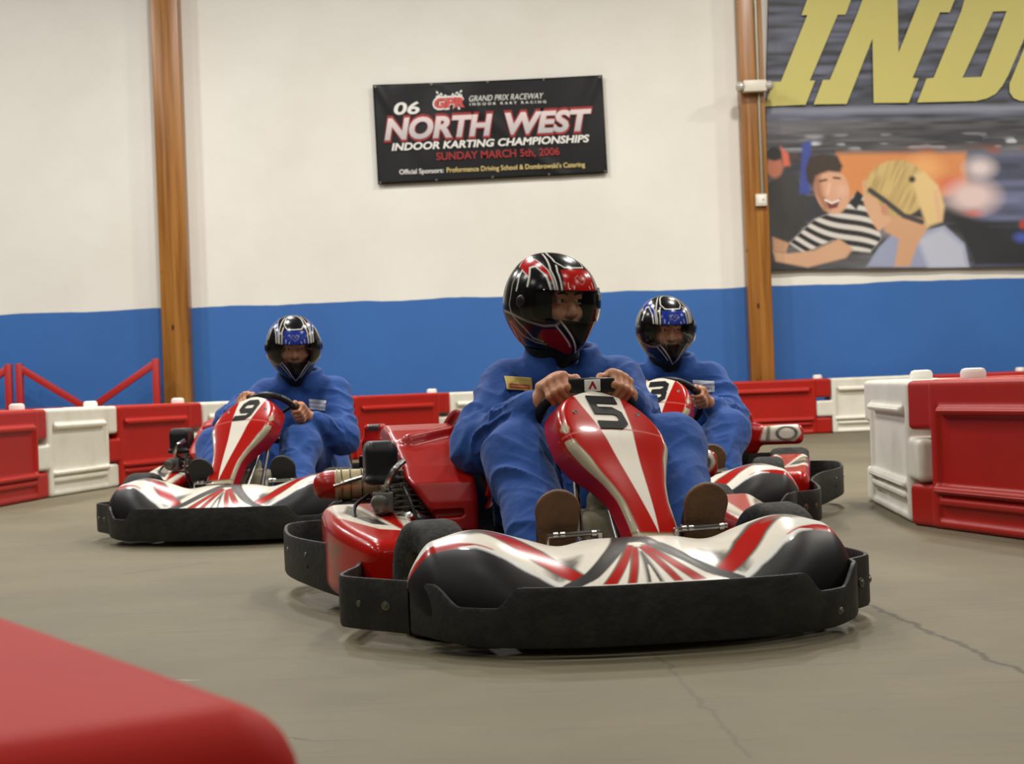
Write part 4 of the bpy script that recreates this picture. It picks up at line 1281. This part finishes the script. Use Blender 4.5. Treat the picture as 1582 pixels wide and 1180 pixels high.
    f.box((-0.525, 1.28, 0.345), (0.052, 0.069, 0.010), 0.009)
    f.build('air_filter', MATS['black_plastic'], e)
    MB().box((-0.53, 1.19, 0.285), (0.028, 0.03, 0.03), 0.006).lathe([(0.02, 0), (0.024, 0.004), (0.024, 0.03), (0.016, 0.034)], 16, AX((-0.545, 1.165, 0.285), (0, -1, 0))).build('carburettor', MATS['dull_alloy'], e)
    m = MB()
    for (x, y, z, r) in ((-0.56, 1.21, 0.24, 0.010), (-0.50, 1.20, 0.225, 0.009), (-0.44, 1.19, 0.25, 0.010), (-0.545, 1.20, 0.20, 0.012), (-0.47, 1.18, 0.19, 0.012), (-0.41, 1.19, 0.20, 0.009), (-0.52, 1.20, 0.165, 0.010)):
        MB().lathe([(0, 0.012), (r * 0.8, 0.012), (r, 0.006), (r, -0.03)], 10, AX((x, y, z), (0.1, -1, 0.15)), close=False).build('engine_bolt', MATS['steel'], e)
    MB().lathe([(0.0, 0.03), (0.02, 0.03), (0.05, 0.02), (0.062, 0.0), (0.062, -0.03), (0.0, -0.03)], 28, AX((-0.50, 1.235, 0.145), (0, -1, 0.1)), close=False).build('flywheel_cover', MATS['black_metal'], e)
    MB().tube([(-0.50, 1.22, 0.30), (-0.52, 1.17, 0.33), (-0.50, 1.15, 0.375), (-0.47, 1.17, 0.40)], 0.010, 10, 5).build('intake_pipe', MATS['steel'], e)
    MB().tube([(-0.56, 1.30, 0.30), (-0.61, 1.22, 0.27), (-0.60, 1.12, 0.21), (-0.52, 1.10, 0.19)], 0.006, 8, 5).build('fuel_hose', MATS['black_plastic'], e)
    MB().tube([(-0.47, 1.20, 0.33), (-0.46, 1.13, 0.29), (-0.43, 1.09, 0.20), (-0.36, 1.06, 0.10)], 0.005, 8, 5).build('throttle_cable', MATS['black_plastic'], e)
    MB().box((-0.415, 1.21, 0.155), (0.035, 0.05, 0.055), 0.012).lathe([(0.03, 0), (0.03, 0.02), (0.02, 0.028)], 18, AX((-0.415, 1.165, 0.165), (0, -1, 0.1))).build('clutch_housing', MATS['black_metal'], e)
    MB().tube([(-0.50, 1.18, 0.235), (-0.45, 1.15, 0.245), (-0.40, 1.16, 0.225)], 0.012, 10, 5).build('breather_pipe', MATS['steel'], e)
    MB().tube([(-0.47, 1.36, 0.26), (-0.49, 1.48, 0.31), (-0.49, 1.57, 0.33)], 0.018, 10, 5).build('exhaust_pipe', MATS['dull_alloy'], e)
    # -- silencer lying across the back
    mf = MB().lathe([(0.046, 0.062), (0.047, 0.10), (0.047, 0.18), (0.044, 0.20), (0.03, 0.212), (0.0, 0.214)], 28, AX((-0.70, 1.585, 0.335), (1, -0.03, 0)), close=False).build('silencer', MATS['gold_metal'], k)
    MB().lathe([(0.0, 0.0), (0.022, 0.004), (0.038, 0.018), (0.046, 0.04), (0.047, 0.066)], 28, AX((-0.70, 1.585, 0.335), (1, -0.03, 0)), close=False).build('end_cap', MATS['red_shell'], mf)
    for d in (0.075, 0.088, 0.115, 0.150):
        MB().lathe([(0.047, d - 0.003), (0.0495, d - 0.002), (0.0495, d + 0.002), (0.047, d + 0.003)], 28, AX((-0.70, 1.585, 0.335), (1, -0.03, 0)), close=False).build('clamp_band', MATS['steel' if d > 0.08 else 'tank_plastic'], mf)
    MB().tube([(-0.64, 1.535, 0.335), (-0.575, 1.53, 0.352), (-0.54, 1.532, 0.36)], 0.005, 8).build('spring_clip', MATS['steel'], mf)
    MB().box((-0.60, 1.60, 0.21), (0.012, 0.02, 0.085), 0.004).build('silencer_bracket', MATS['black_metal'], mf)
    # -- red side box with white blade on the other side of the seat
    f = SDF((0.22, 1.40, 0.14), (0.72, 2.0, 0.52), 0.007)
    f.box((0.44, 1.74, 0.345), (0.175, 0.13, 0.046), 0.03)
    f.box((0.345, 1.74, 0.33), (0.06, 0.12, 0.075), 0.03, k=0.03)
    f.box((0.33, 1.68, 0.42), (0.05, 0.06, 0.035), 0.02, k=0.02)
    def paint(V):
        x, y, z = V[:, 0], V[:, 1], V[:, 2]
        C = np.zeros((len(V), 3)) + np.array(RED)
        face = np.where(y < 1.70, 0, 1)
        C = lay(C, srgb(222, 214, 196), sd_poly(x, z, [(0.41, 0.32), (0.43, 0.385), (0.585, 0.40), (0.605, 0.35), (0.57, 0.315)]) + face, 0.006)
        C = lay(C, srgb(60, 56, 50), np.abs(np.hypot((x - 0.535) / 1.5, z - 0.352) - 0.030) - 0.005 + face, 0.006)
        C = lay(C, srgb(120, 110, 90), sd_poly(x, z, [(0.435, 0.32), (0.445, 0.39), (0.46, 0.39), (0.455, 0.32)]) + face, 0.008)
        C = lay(C, srgb(50, 46, 44), sd_poly(x, z, [(0.30, 0.42), (0.36, 0.42), (0.37, 0.47), (0.31, 0.47)]) + face, 0.01)
        return C
    f.build('side_box', MATS['kart_paint'], k, paint)
    MB().box((0.30, 1.72, 0.25), (0.05, 0.10, 0.05), 0.01).build('battery', MATS['black_plastic'], k)
    return k

def copy_tree(o, parent=None):
    c = o.copy(); COL.objects.link(c)
    if parent is not None: c.parent = parent
    for ch in list(o.children): copy_tree(ch, c)
    return c

KARTS = {5: ((0.337, 3.89), R(10)), 9: ((-1.29, 7.13), R(-9)), 3: ((0.533, 6.61), R(-8))}
proto = build_kart('go_kart', 'red and white go kart numbered 5, nearest of the three')
kart = {5: proto}
for nmb in (9, 3):
    kart[nmb] = copy_tree(proto)
    kart[nmb]['label'] = {9: 'red and white go kart numbered 9, at the left in front of the barriers', 3: 'red and white go kart numbered 3, half hidden behind the number 5 driver'}[nmb]
for nmb, (loc, th) in KARTS.items():
    k = kart[nmb]
    k.location = (loc[0], loc[1], 0); k.rotation_euler = (0, 0, th)
    off, lean, turn = {5: (0.094, R(4.5), R(14)), 9: (-0.082, R(-3), R(-11)), 3: (-0.06, R(-2), R(-9))}[nmb]
    fr = fairing(k, off, lean, turn)
    fr.location.z += {5: 0, 9: 0.015, 3: 0.032}[nmb]
    number_decal(str(nmb), fr, slant={5: 0.004, 9: 0.014, 3: 0.006}[nmb])
    w = [c for c in k.children if c.name.startswith('steering_wheel')][0]
    for c in k.children:
        if c.name.startswith('front_tire'): c.rotation_euler = (0, 0, R({5: 14, 9: -6, 3: 4}[nmb]))
    spin = {5: -8, 9: 60, 3: -40}[nmb]
    w.matrix_local = WHEEL_M @ Matrix.Rotation(R(spin), 4, 'Z')
    pad = MB().box((0, 0, 0), (0.064, 0.020, 0.012), 0.006).build('hub_pad', MATS['black_plastic'], w)
    if nmb == 5:
        pad.matrix_local = Matrix.Rotation(R(8), 4, 'Z') @ Matrix.Translation((0, 0.140, -0.014)) @ Matrix.Rotation(R(215), 4, 'X') @ Matrix.Rotation(R(180), 4, 'Z')
        bdg = MB().box((0, 0.0, 0.0135), (0.022, 0.016, 0.002), 0.001).build('badge', MATS['print_white'], pad)
        mk('emblem', [(-0.012, -0.010, 0.0165), (-0.006, -0.010, 0.0165), (0.0, 0.002, 0.0165), (0.006, -0.010, 0.0165), (0.012, -0.010, 0.0165), (0.002, 0.011, 0.0165), (-0.002, 0.011, 0.0165)],
           [(0, 1, 2, 6), (2, 3, 4, 5), (2, 5, 6)], MATS['print_red'], pad, False)
    else:
        pad.location = (0, 0, 0.004)
# ------------------------------------------------------------------ drivers
def helmet_point(az, el, scale=1.0, off=0.0):
    """Point on the helmet shell (front is -y); az, el in degrees."""
    a, e = np.radians(az), np.radians(el)
    ce = np.sign(np.cos(e)) * np.abs(np.cos(e)) ** 0.92
    sx = np.sign(np.sin(a)) * np.abs(np.sin(a)) ** 0.95
    lowf = smooth01(-8, -42, el)
    front = np.clip(np.cos(a), 0, 1)
    x = 0.129 * sx * ce * (1 - 0.10 * lowf - 0.24 * lowf * front ** 2)
    y = -0.152 * np.cos(a) * ce - 0.026 * lowf * front ** 3 + 0.010 * smooth01(30, 80, el)
    z = np.where(el > 0, 0.142, 0.150) * np.sin(e) - 0.012 * lowf * front ** 4
    p = np.stack([x, y, z], -1)
    n = np.linalg.norm(p, axis=-1, keepdims=True)
    return p * scale + p / n * off

def helmet(parent, accent, M, lower):
    nu, nv = 420, 240
    AZ, EL = np.meshgrid(np.linspace(-180, 180, nu, endpoint=False), np.linspace(-58, 90, nv), indexing='ij')
    Pt = helmet_point(AZ, EL)
    ax = np.abs(AZ) * np.cos(np.radians(np.clip(EL, 0, 90)))
    poly = lambda p: sd_poly(ax, EL, p)
    ln = lambda p: sd_line(ax, EL, p)
    C = np.zeros((nu, nv, 3)) + np.array(BLACK)
    WH = srgb(226, 222, 212); SV = srgb(150, 142, 126)
    s = 1.1
    C = lay(C, accent, poly([(-1, 17), (25, 17), (21, 43), (-1, 45)]), s)
    C = lay(C, WH, ln([(0, 47), (14, 47), (20, 56), (16, 72), (9, 86)]) - 0.9, s)
    C = lay(C, WH, ln([(28, 12), (26, 40), (22, 50)]) - 0.9, s)
    C = lay(C, WH, ln([(33, 14), (33, 42), (27, 58), (20, 76)]) - 0.9, s)
    C = lay(C, accent, poly([(37, 26), (37, 44), (41, 58), (50, 65), (63, 60), (77, 45), (71, 37), (65, 31), (58, 45), (49, 48), (42, 35)]), s)
    C = lay(C, WH, ln([(36, 16), (36, 42), (40, 58), (50, 66), (64, 61), (78, 44)]) - 0.8, s)
    C = lay(C, WH, ln([(41, 16), (42, 34), (49, 47), (58, 44), (65, 30), (70, 20)]) - 1.1, s)
    C = lay(C, WH, ln([(65, 30), (72, 40), (80, 32), (88, 14)]) - 0.9, s)
    C = lay(C, SV, ln([(84, 38), (96, 20), (102, -2), (98, -12)]) - 1.0, s)
    C = lay(C, SV, ln([(94, 46), (112, 22), (120, 0)]) - 1.0, s)
    C = lay(C, accent, poly([(118, 60), (140, 40), (150, 10), (132, 14), (120, 36)]), s)
    # lower half
    C = lay(C, lower, poly([(36, -25), (58, -27), (66, -38), (48, -52), (24, -58), (8, -58), (14, -46)]), s)
    C = lay(C, lower, poly([(96, -18), (116, -22), (126, -50), (104, -54), (92, -38)]), s)
    C = lay(C, SV, ln([(30, -16), (38, -21), (54, -23), (74, -19), (98, -12), (120, -10)]) - 1.3, s)
    C = lay(C, WH, ln([(31, -16), (14, -40), (0, -54)]) - 1.2, s)
    C = lay(C, WH, ln([(38, -22), (30, -34), (20, -45)]) - 0.8, s)
    C = lay(C, SV, ln([(98, -13), (82, -28), (74, -40), (60, -44)]) - 1.3, s)
    C = lay(C, SV, ln([(106, -22), (90, -38), (72, -46), (56, -48)]) - 1.1, s)
    emb = sd_poly(AZ, EL, [(-9, 32), (-3, 36), (0, 30), (3, 36), (9, 32), (4, 27), (0, 24), (-4, 27)])
    C = lay(C, SV, np.abs(emb) - 0.4, s)
    C = lay(C, WH, np.minimum(ln([(19, 20), (18, 26)]), ln([(12, 19), (11, 22)])) - 0.5, s)
    # eye port with rounded corners
    qx = np.maximum(np.abs(AZ) - 56, 0); qy = np.maximum(np.abs(EL - 0.5) - 8.5, 0)
    win = np.hypot(qx, qy) < 8
    w = win[:, :-1] & np.roll(win, -1, 0)[:, :-1] & win[:, 1:] & np.roll(win, -1, 0)[:, 1:]
    o = grid('helmet', Pt, MATS['helmet_paint'], parent, C, keep=~w, wrap=True)
    o.matrix_local = M @ Matrix.Diagonal((1.03, 1.03, 1.05, 1))
    solidify(o, 0.012, -1)
    # padding behind the port
    nu2, nv2 = 160, 90
    A2, E2 = np.meshgrid(np.linspace(-180, 180, nu2, endpoint=False), np.linspace(-58, 90, nv2), indexing='ij')
    w2 = np.hypot(np.maximum(np.abs(A2) - 33, 0), np.maximum(np.abs(E2 + 1) - 11.5, 0)) < 9
    w2 = w2[:, :-1] & w2[:, 1:]
    grid('helmet_padding', helmet_point(A2, E2, 0.885), MATS['helmet_padding'], o, keep=~w2, wrap=True)
    ring = np.zeros((96, 8, 3))                          # dark lining between the port's edge and the padding
    for i in range(96):
        ang = 2 * math.pi * i / 96
        ca, sa = math.cos(ang), math.sin(ang)
        def rr(hx, hy, rad):
            k = 1.0
            for _ in range(40):
                d_ = math.hypot(max(abs(ca * k) - hx, 0), max(abs(sa * k) - hy, 0)) - rad
                k -= d_ * 0.9
            return ca * k, sa * k
        a0, a1 = rr(56, 8.5, 8.6), rr(33, 11.5, 7.5)
        for j in range(8):
            t = j / 7
            ring[i, j] = helmet_point(np.array(a0[0] * (1 - t) + a1[0] * t), np.array(0.5 * (1 - t) - 1.0 * t + a0[1] * (1 - t) + a1[1] * t), 0.985 - 0.10 * t)
    grid('port_lining', ring, MATS['helmet_padding'], o, wrap=True)
    A3, E3 = np.meshgrid(np.linspace(-80, 80, 110), np.linspace(-17, 19, 30), indexing='ij')
    v = grid('visor', helmet_point(A3, E3, 1.0, 0.0055), MATS['visor'], o)
    for sgn in (-1, 1):
        c = Vector(helmet_point(np.array(sgn * 80.0), np.array(2.0), 1.0, 0.002))
        MB().lathe([(0.0, 0.006), (0.012, 0.006), (0.016, 0.004), (0.019, 0.0), (0.019, -0.006)], 24, AX(c, (sgn, -0.12, 0)), close=False).build('visor_pivot', MATS['black_plastic'], o)
    return o

def hand(f, G, T, O, N, out, elbow):
    """Fist closed round the rim at G. T along the rim, O outward, N to the rim's far side; out = sign of T towards the wrist's outside."""
    k = 0.004
    rr = 0.0235
    tipn = {-1.5: 0.90, -0.5: 1.05, 0.5: 1.0, 1.5: 0.80}
    for i, q in enumerate((-1.5, -0.5, 0.5, 1.5)):
        c = G + T * (q * 0.0195)
        fr = 0.0094 if abs(q) < 1 else 0.0086
        L = tipn[q if out < 0 else -q]
        kn = c + O * 0.026 - N * 0.020 + O * (0.004 - 0.003 * abs(q))
        p1 = c + O * 0.022 * L + N * 0.021
        p2 = c - O * 0.010 + N * 0.0255 * L
        p3 = c - O * 0.025 + N * 0.006
        f.cap(kn, p1, fr * 1.12, fr, k=k); f.cap(p1, p2, fr, fr * 0.92, k=k); f.cap(p2, p3, fr * 0.92, fr * 0.78, k=k)
        f.ell(kn, (fr * 1.25,) * 3, k=0.006); f.ell(p1, (fr * 1.1,) * 3, k=0.004)
        f.cap(kn, c - N * 0.055 + O * 0.006 + T * (out * 0.022), fr * 1.15, 0.014, k=0.012)
    palm = G - N * 0.036 + O * 0.004 + T * (out * 0.008)
    f.cap(palm - T * 0.024, palm + T * 0.024, 0.021, k=0.012)
    wr = G + Vector((out * 0.048, 0.060, -0.028))
    f.cap(palm, wr, 0.024, 0.025, k=0.015)
    tb = palm - T * (out * 0.030) - O * 0.008
    t1 = G - T * (out * 0.052) - O * 0.004 - N * 0.020
    t2 = G - T * (out * 0.062) + N * 0.006 - O * 0.012
    f.cap(tb, t1, 0.014, 0.0115, k=0.01); f.cap(t1, t2, 0.0112, 0.009, k=0.004)
    return wr

def build_driver(nmb, label, d):
    loc, th = KARTS[nmb]
    base = Vector((d['lean'], 1.33, 0.075))
    Mk = Matrix.Translation((loc[0], loc[1], 0)) @ Matrix.Rotation(th, 4, 'Z')
    root = empty('person', Mk @ base, th)
    tag(root, label, 'person', 'kart drivers in blue coveralls')
    V_ = lambda p: Vector(p) - base
    h = d['h']
    lo, hi = V_((-0.48, 0.34, -0.02)), V_((0.48, 1.66, 1.06))
    f = SDF(lo, hi, h)                                   # skin and limbs: one continuous body
    c = SDF(lo, hi, max(h, 0.0045))                      # coveralls
    lx = d['lean']
    hc = Vector(d['head'])
    # torso
    pel = [Vector((lx + s * 0.085, 1.36, 0.218)) for s in (-1, 1)]
    cst = [Vector((lx + s * 0.095, 1.345, 0.50)) for s in (-1, 1)]
    nk0, nk1 = Vector((lx, 1.325, 0.63)), hc + Vector((0, 0.045, -0.09))
    for i in (0, 1):
        f.cap(V_(pel[i]), V_(cst[i]), 0.095, 0.10, k=0.05)
        c.cap(V_(pel[i]), V_(cst[i]), 0.125, 0.118, k=0.05, fold=(0.016, 0.07, -0.2, 1.1, i * 2.0))
    f.cap(V_(nk0), V_(nk1), 0.062, 0.055, k=0.04)
    c.cap(V_((lx, 1.33, 0.52)), V_((lx, 1.32, 0.655)), 0.115, 0.070, k=0.05)
    # collar
    for i in range(52):
        an = R(-90 + 28 + i * 304 / 51)
        cx, cy = math.cos(an), math.sin(an)
        c.cap(V_((lx + 0.098 * cx, 1.318 + 0.088 * cy, 0.655)), V_((lx + 0.100 * cx, 1.310 + 0.090 * cy, 0.728 + 0.018 * cy)), 0.017, 0.010, k=0.012)
    c.cap(V_((lx, 1.190, 0.60)), V_((lx, 1.21, 0.76)), 0.004, 0.046, k=0.02, sub=True)
    # head in the helmet's frame
    Hm = Matrix.Translation(V_(hc)) @ Matrix.Rotation(R(d['yaw']), 4, 'Z') @ Matrix.Rotation(R(d['pitch']), 4, 'X')
    H3 = np.array(Hm.to_3x3())
    hp = lambda x, y, z: Hm @ Vector((x, y, z))
    f.ell(hp(0, 0.012, 0.015), (0.074, 0.094, 0.105), H3, k=0.01)
    f.ell(hp(0, -0.028, -0.050), (0.058, 0.068, 0.068), H3, k=0.03)
    f.cap(hp(-0.040, -0.078, 0.034), hp(0.040, -0.078, 0.034), 0.013, k=0.014)
    for s in (-1, 1):
        f.ell(hp(s * 0.040, -0.062, -0.028), (0.026, 0.026, 0.024), k=0.02)
        f.ell(hp(s * 0.031, -0.096, 0.012), (0.017, 0.013, 0.011), H3, k=0.012, sub=True)
        f.cap(hp(s * 0.018, -0.0895, 0.0215), hp(s * 0.045, -0.0845, 0.0200), 0.0050, k=0.003)
        f.cap(hp(s * 0.020, -0.0875, 0.0035), hp(s * 0.043, -0.0840, 0.0040), 0.0040, k=0.004)
        f.ell(hp(s * 0.012, -0.098, -0.030), (0.008, 0.009, 0.007), k=0.008)
    f.cap(hp(0, -0.088, 0.022), hp(0, -0.110, -0.026), 0.009, 0.0125, k=0.014)
    f.cap(hp(-0.018, -0.086, -0.060), hp(0.018, -0.086, -0.060), 0.008, k=0.012)
    # arms and hands
    for s, key in ((-1, 'a'), (1, 'b')):
        al = R(d['grip_' + key])
        O = Vector((math.sin(al), 0, 0)) + WHEEL_O * math.cos(al)
        T = Vector((math.cos(al), 0, 0)) - WHEEL_O * math.sin(al)
        N = -WHEEL_A
        G = WHEEL_C + O * 0.138
        sh = Vector((lx + s * d.get('shw', 0.165), 1.315, 0.615)); el = Vector(d['elbow_' + key])
        wr = hand(f, V_(G), T, O, N, s, V_(el))
        f.cap(V_(sh), V_(el), 0.050, 0.042, k=0.03); f.cap(V_(el), wr, 0.042, 0.025, k=0.02)
        c.cap(V_((lx, 1.325, 0.605)), V_(sh), 0.085, 0.080, k=0.04)
        ph = s * 1.3 + nmb
        c.cap(V_(sh), V_(el), 0.083, 0.072, k=0.03, fold=(0.020, 0.075, -0.1, 1.3, ph))
        we = wr.lerp(V_(el), 0.10)
        c.cap(V_(el), we, 0.068, 0.044, k=0.03, fold=(0.020, 0.060, -0.4, 1.1, ph + 1))
        c.cap(we.lerp(V_(el), 0.10), we, 0.047, 0.043, k=0.01)
    # legs
    for s, key in ((-1, 'a'), (1, 'b')):
        hipj = Vector((lx + s * 0.095, 1.32, 0.205)); kn = Vector(d['knee_' + key]); an = Vector(d['ankle_' + key])
        f.cap(V_(hipj), V_(kn), 0.075, 0.055, k=0.03); f.cap(V_(kn), V_(an), 0.052, 0.036, k=0.02)
        toe = an + Vector((0.01 * s, -0.14, 0.12))
        f.cap(V_(an), V_(an + Vector((0, -0.07, 0.05))), 0.036, 0.034, k=0.02)
        c.cap(V_(hipj), V_(kn), 0.112, 0.090, k=0.05, fold=(0.018, 0.09, -0.1, 1.1, s + nmb))
        c.cap(V_(kn), V_(an), 0.090, 0.078, k=0.035, fold=(0.020, 0.11, -0.2, 1.4, 2 * s + nmb))
        c.cap(V_(kn.lerp(an, 0.6)) , V_(kn.lerp(an, 1.02) + Vector((0, 0.02, 0.0))), 0.085, 0.086, k=0.03, fold=(0.012, 0.06, -0.2, 1.3, s))
    body = f.build('body', MATS['skin'], root)
    body.data.materials.append(MATS['face_skin_lightened'])         # face colour lightened to offset the helmet's shade
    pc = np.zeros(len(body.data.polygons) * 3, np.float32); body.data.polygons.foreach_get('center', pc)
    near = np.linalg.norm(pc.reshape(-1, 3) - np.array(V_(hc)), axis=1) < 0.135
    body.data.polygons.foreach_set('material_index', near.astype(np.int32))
    c.build('coveralls', MATS['suit_blue'], root)
    cov = root.children[-1] if root.children[-1].name.startswith('coveralls') else [o for o in root.children if o.name.startswith('coveralls')][0]
    # shoes seen from the sole
    for s, key in ((-1, 'a'), (1, 'b')):
        an = Vector(d['ankle_' + key])
        sx, sz = d.get('toe_' + key, (s * 0.01, 0.0))
        heel = an + Vector((0.0, -0.075, -0.055)); toe = an + Vector((sx, -0.150, 0.155 + sz))
        ax_ = (toe - heel).normalized()
        n_ = Vector((0, -ax_.z, ax_.y)).normalized()      # sole normal, towards the front
        if n_.y > 0: n_ = -n_
        sd = ax_.cross(n_).normalized()
        M3 = np.array(Matrix((sd, ax_, n_)).transposed())
        g = SDF(V_(an + Vector((-0.16, -0.32, -0.16))), V_(an + Vector((0.16, 0.12, 0.32))), 0.0045)
        L = (toe - heel).length
        g.ell(V_(heel.lerp(toe, 0.30) - n_ * 0.030), (0.042, L * 0.40, 0.040), M3, k=0.02)
        g.ell(V_(heel.lerp(toe, 0.70) - n_ * 0.026), (0.050, L * 0.42, 0.034), M3, k=0.03)
        g.cap(V_(heel.lerp(toe, 0.22) - n_ * 0.035), V_(an + Vector((0, 0.0, 0.02))), 0.042, 0.046, k=0.03)
        g.box(V_(heel.lerp(toe, 0.5) + n_ * 0.030), (0.2, 0.3, 0.032), 0.004, M3, k=0.006, sub=True)
        sho = g.build('shoe', MATS['shoe_leather'], root)
        g = SDF(V_(an + Vector((-0.16, -0.32, -0.16))), V_(an + Vector((0.16, 0.12, 0.32))), 0.004)
        for t0, t1, r0, r1 in ((0.02, 0.5, 0.043, 0.043), (0.45, 0.98, 0.043, 0.058)):
            g.cap(V_(heel.lerp(toe, t0)), V_(heel.lerp(toe, t1)), r0, r1, k=0.02)
        for sg in (1, -1):
            g.box(V_(heel.lerp(toe, 0.5) + n_ * (sg * (0.1 + (0.011 if sg > 0 else 0.005)))), (0.3, 0.4, 0.1), 0.004, M3, k=0.004, sub=True)
        g.build('sole', MATS[d.get('sole', 'sole_brown')], sho)
    helmet(root, d['accent'], Hm, d['lower'])
    m = MB()
    for s in (-1, 1):
        pts = [hp(s * 0.014, -0.094, 0.030), hp(s * 0.030, -0.099, 0.035), hp(s * 0.048, -0.090, 0.031)]
        MB().tube(pts, [0.003, 0.0042, 0.002], 8).build('eyebrow', MATS['hair_brown'], root)
        e = MB().lathe([(0.0125 * math.sin(math.pi * i / 12), -0.0125 * math.cos(math.pi * i / 12)) for i in range(13)], 20, close=False).build('eye', MATS['eye_white'], root)
        e.matrix_local = Matrix.Translation(hp(s * 0.031, -0.0775, 0.012)) @ Hm.to_3x3().to_4x4() @ AX((0, 0, 0), (d.get('gaze', 0), -1, -0.05))
        MB().lathe([(0.0, 0.0128), (0.003, 0.0127), (0.0058, 0.0114)], 16, close=False).build('iris', MATS['iris_dark'], e)
    MB().tube([V_(nk0) + Vector((0, -0.005, 0.02)), V_(nk0).lerp(nk1 - base, 0.5) + Vector((0, -0.008, 0)), V_(hc) + Vector((0, 0.02, -0.10))], [0.068, 0.070, 0.086], 28).build('neck_cloth', MATS['neck_cloth'], root)
    # chest patches follow the cloth
    nv = len(cov.data.vertices)
    cv = np.zeros(nv * 3, np.float32); cov.data.vertices.foreach_get('co', cv); cv = cv.reshape(-1, 3)
    for (px, pz, w_, h_, kind) in d['patches']:
        nu, nw = 26, 14
        Pt = np.zeros((nu, nw, 3)); C = np.zeros((nu, nw, 3))
        q = V_((px, 0, pz))
        for i in range(nu):
            for j in range(nw):
                x = q.x + (i / (nu - 1) - 0.5) * w_; z = q.z + (j / (nw - 1) - 0.5) * h_ - 0.1 * (x - q.x)
                near = cv[(np.abs(cv[:, 0] - x) < 0.008) & (np.abs(cv[:, 2] - z) < 0.008) & (cv[:, 1] > 1.165 - 1.33)]
                Pt[i, j] = (x, (near[:, 1].min() if len(near) else q.y - 0.1) - 0.003, z)
        sy = Pt[:, :, 1].copy()
        for _ in range(4):
            sy[1:-1, 1:-1] = (sy[:-2, 1:-1] + sy[2:, 1:-1] + sy[1:-1, :-2] + sy[1:-1, 2:]) / 4
        Pt[:, :, 1] = np.minimum(sy, Pt[:, :, 1])
        I, Jg = np.meshgrid(np.linspace(0, 1, nu), np.linspace(0, 1, nw), indexing='ij')
        if kind == 'badge':
            C[:] = srgb(206, 178, 96)
            C = lay(C, srgb(170, 40, 30), sd_poly(I, Jg, [(0.10, 0.12), (0.90, 0.12), (0.90, 0.46), (0.10, 0.46)]), 0.06)
            C = lay(C, srgb(214, 196, 130), sd_line(I, Jg, [(0.18, 0.28), (0.82, 0.28)]) - 0.03, 0.06)
        else:
            C[:] = srgb(196, 200, 208)
            C = lay(C, srgb(120, 130, 158), np.abs(Jg - 0.68) - 0.06, 0.06); C = lay(C, srgb(104, 116, 150), np.abs(Jg - 0.30) - 0.10 + np.where((I * 9) % 1 < 0.35, 1, 0), 0.06)
        solidify(grid('chest_patch', Pt, MATS['patch_print'], cov, C), 0.002, -1)
    return root

RED_D = srgb(176, 20, 16); BLUE_D = srgb(30, 52, 140)
build_driver(5, 'person in blue coveralls and red black helmet, both hands on the number 5 wheel', dict(
    h=0.004, lean=0.045, head=(0.005, 1.255, 0.865), yaw=27, pitch=7, gaze=0.25, shw=0.165,
    grip_a=-36, grip_b=34, elbow_a=(-0.255, 1.14, 0.45), elbow_b=(0.225, 1.12, 0.485),
    knee_a=(-0.175, 0.90, 0.425), knee_b=(0.265, 0.90, 0.43), ankle_a=(-0.150, 0.60, 0.155), ankle_b=(0.215, 0.60, 0.155),
    accent=RED_D, lower=srgb(140, 16, 14), patches=[(-0.108, 0.628, 0.085, 0.040, 'badge'), (0.155, 0.615, 0.09, 0.04, 'name')]))
build_driver(9, 'person in blue coveralls and blue black helmet, leaning over the number 9 wheel', dict(
    h=0.0055, lean=0.05, sole='sole_dark', head=(0.045, 1.235, 0.852), yaw=20, pitch=15, gaze=0.1,
    grip_a=-48, grip_b=82, elbow_a=(-0.25, 1.12, 0.50), elbow_b=(0.315, 1.10, 0.405),
    knee_a=(-0.25, 0.92, 0.385), knee_b=(0.16, 0.90, 0.385), ankle_a=(-0.16, 0.60, 0.15), ankle_b=(0.19, 0.62, 0.15),
    accent=BLUE_D, lower=srgb(24, 26, 36), patches=[(0.165, 0.565, 0.10, 0.05, 'name')]))
build_driver(3, 'person in blue coveralls and blue black helmet, in the number 3 kart', dict(
    h=0.0055, lean=0.02, head=(0.0, 1.235, 0.856), yaw=20, pitch=12, gaze=0.2,
    grip_a=-60, grip_b=78, elbow_a=(-0.27, 1.10, 0.46), elbow_b=(0.29, 1.13, 0.44),
    knee_a=(-0.18, 0.90, 0.40), knee_b=(0.275, 0.93, 0.39), ankle_a=(-0.16, 0.60, 0.15), ankle_b=(0.20, 0.64, 0.15),
    accent=BLUE_D, lower=srgb(24, 26, 36), patches=[(0.165, 0.59, 0.10, 0.05, 'name')]))
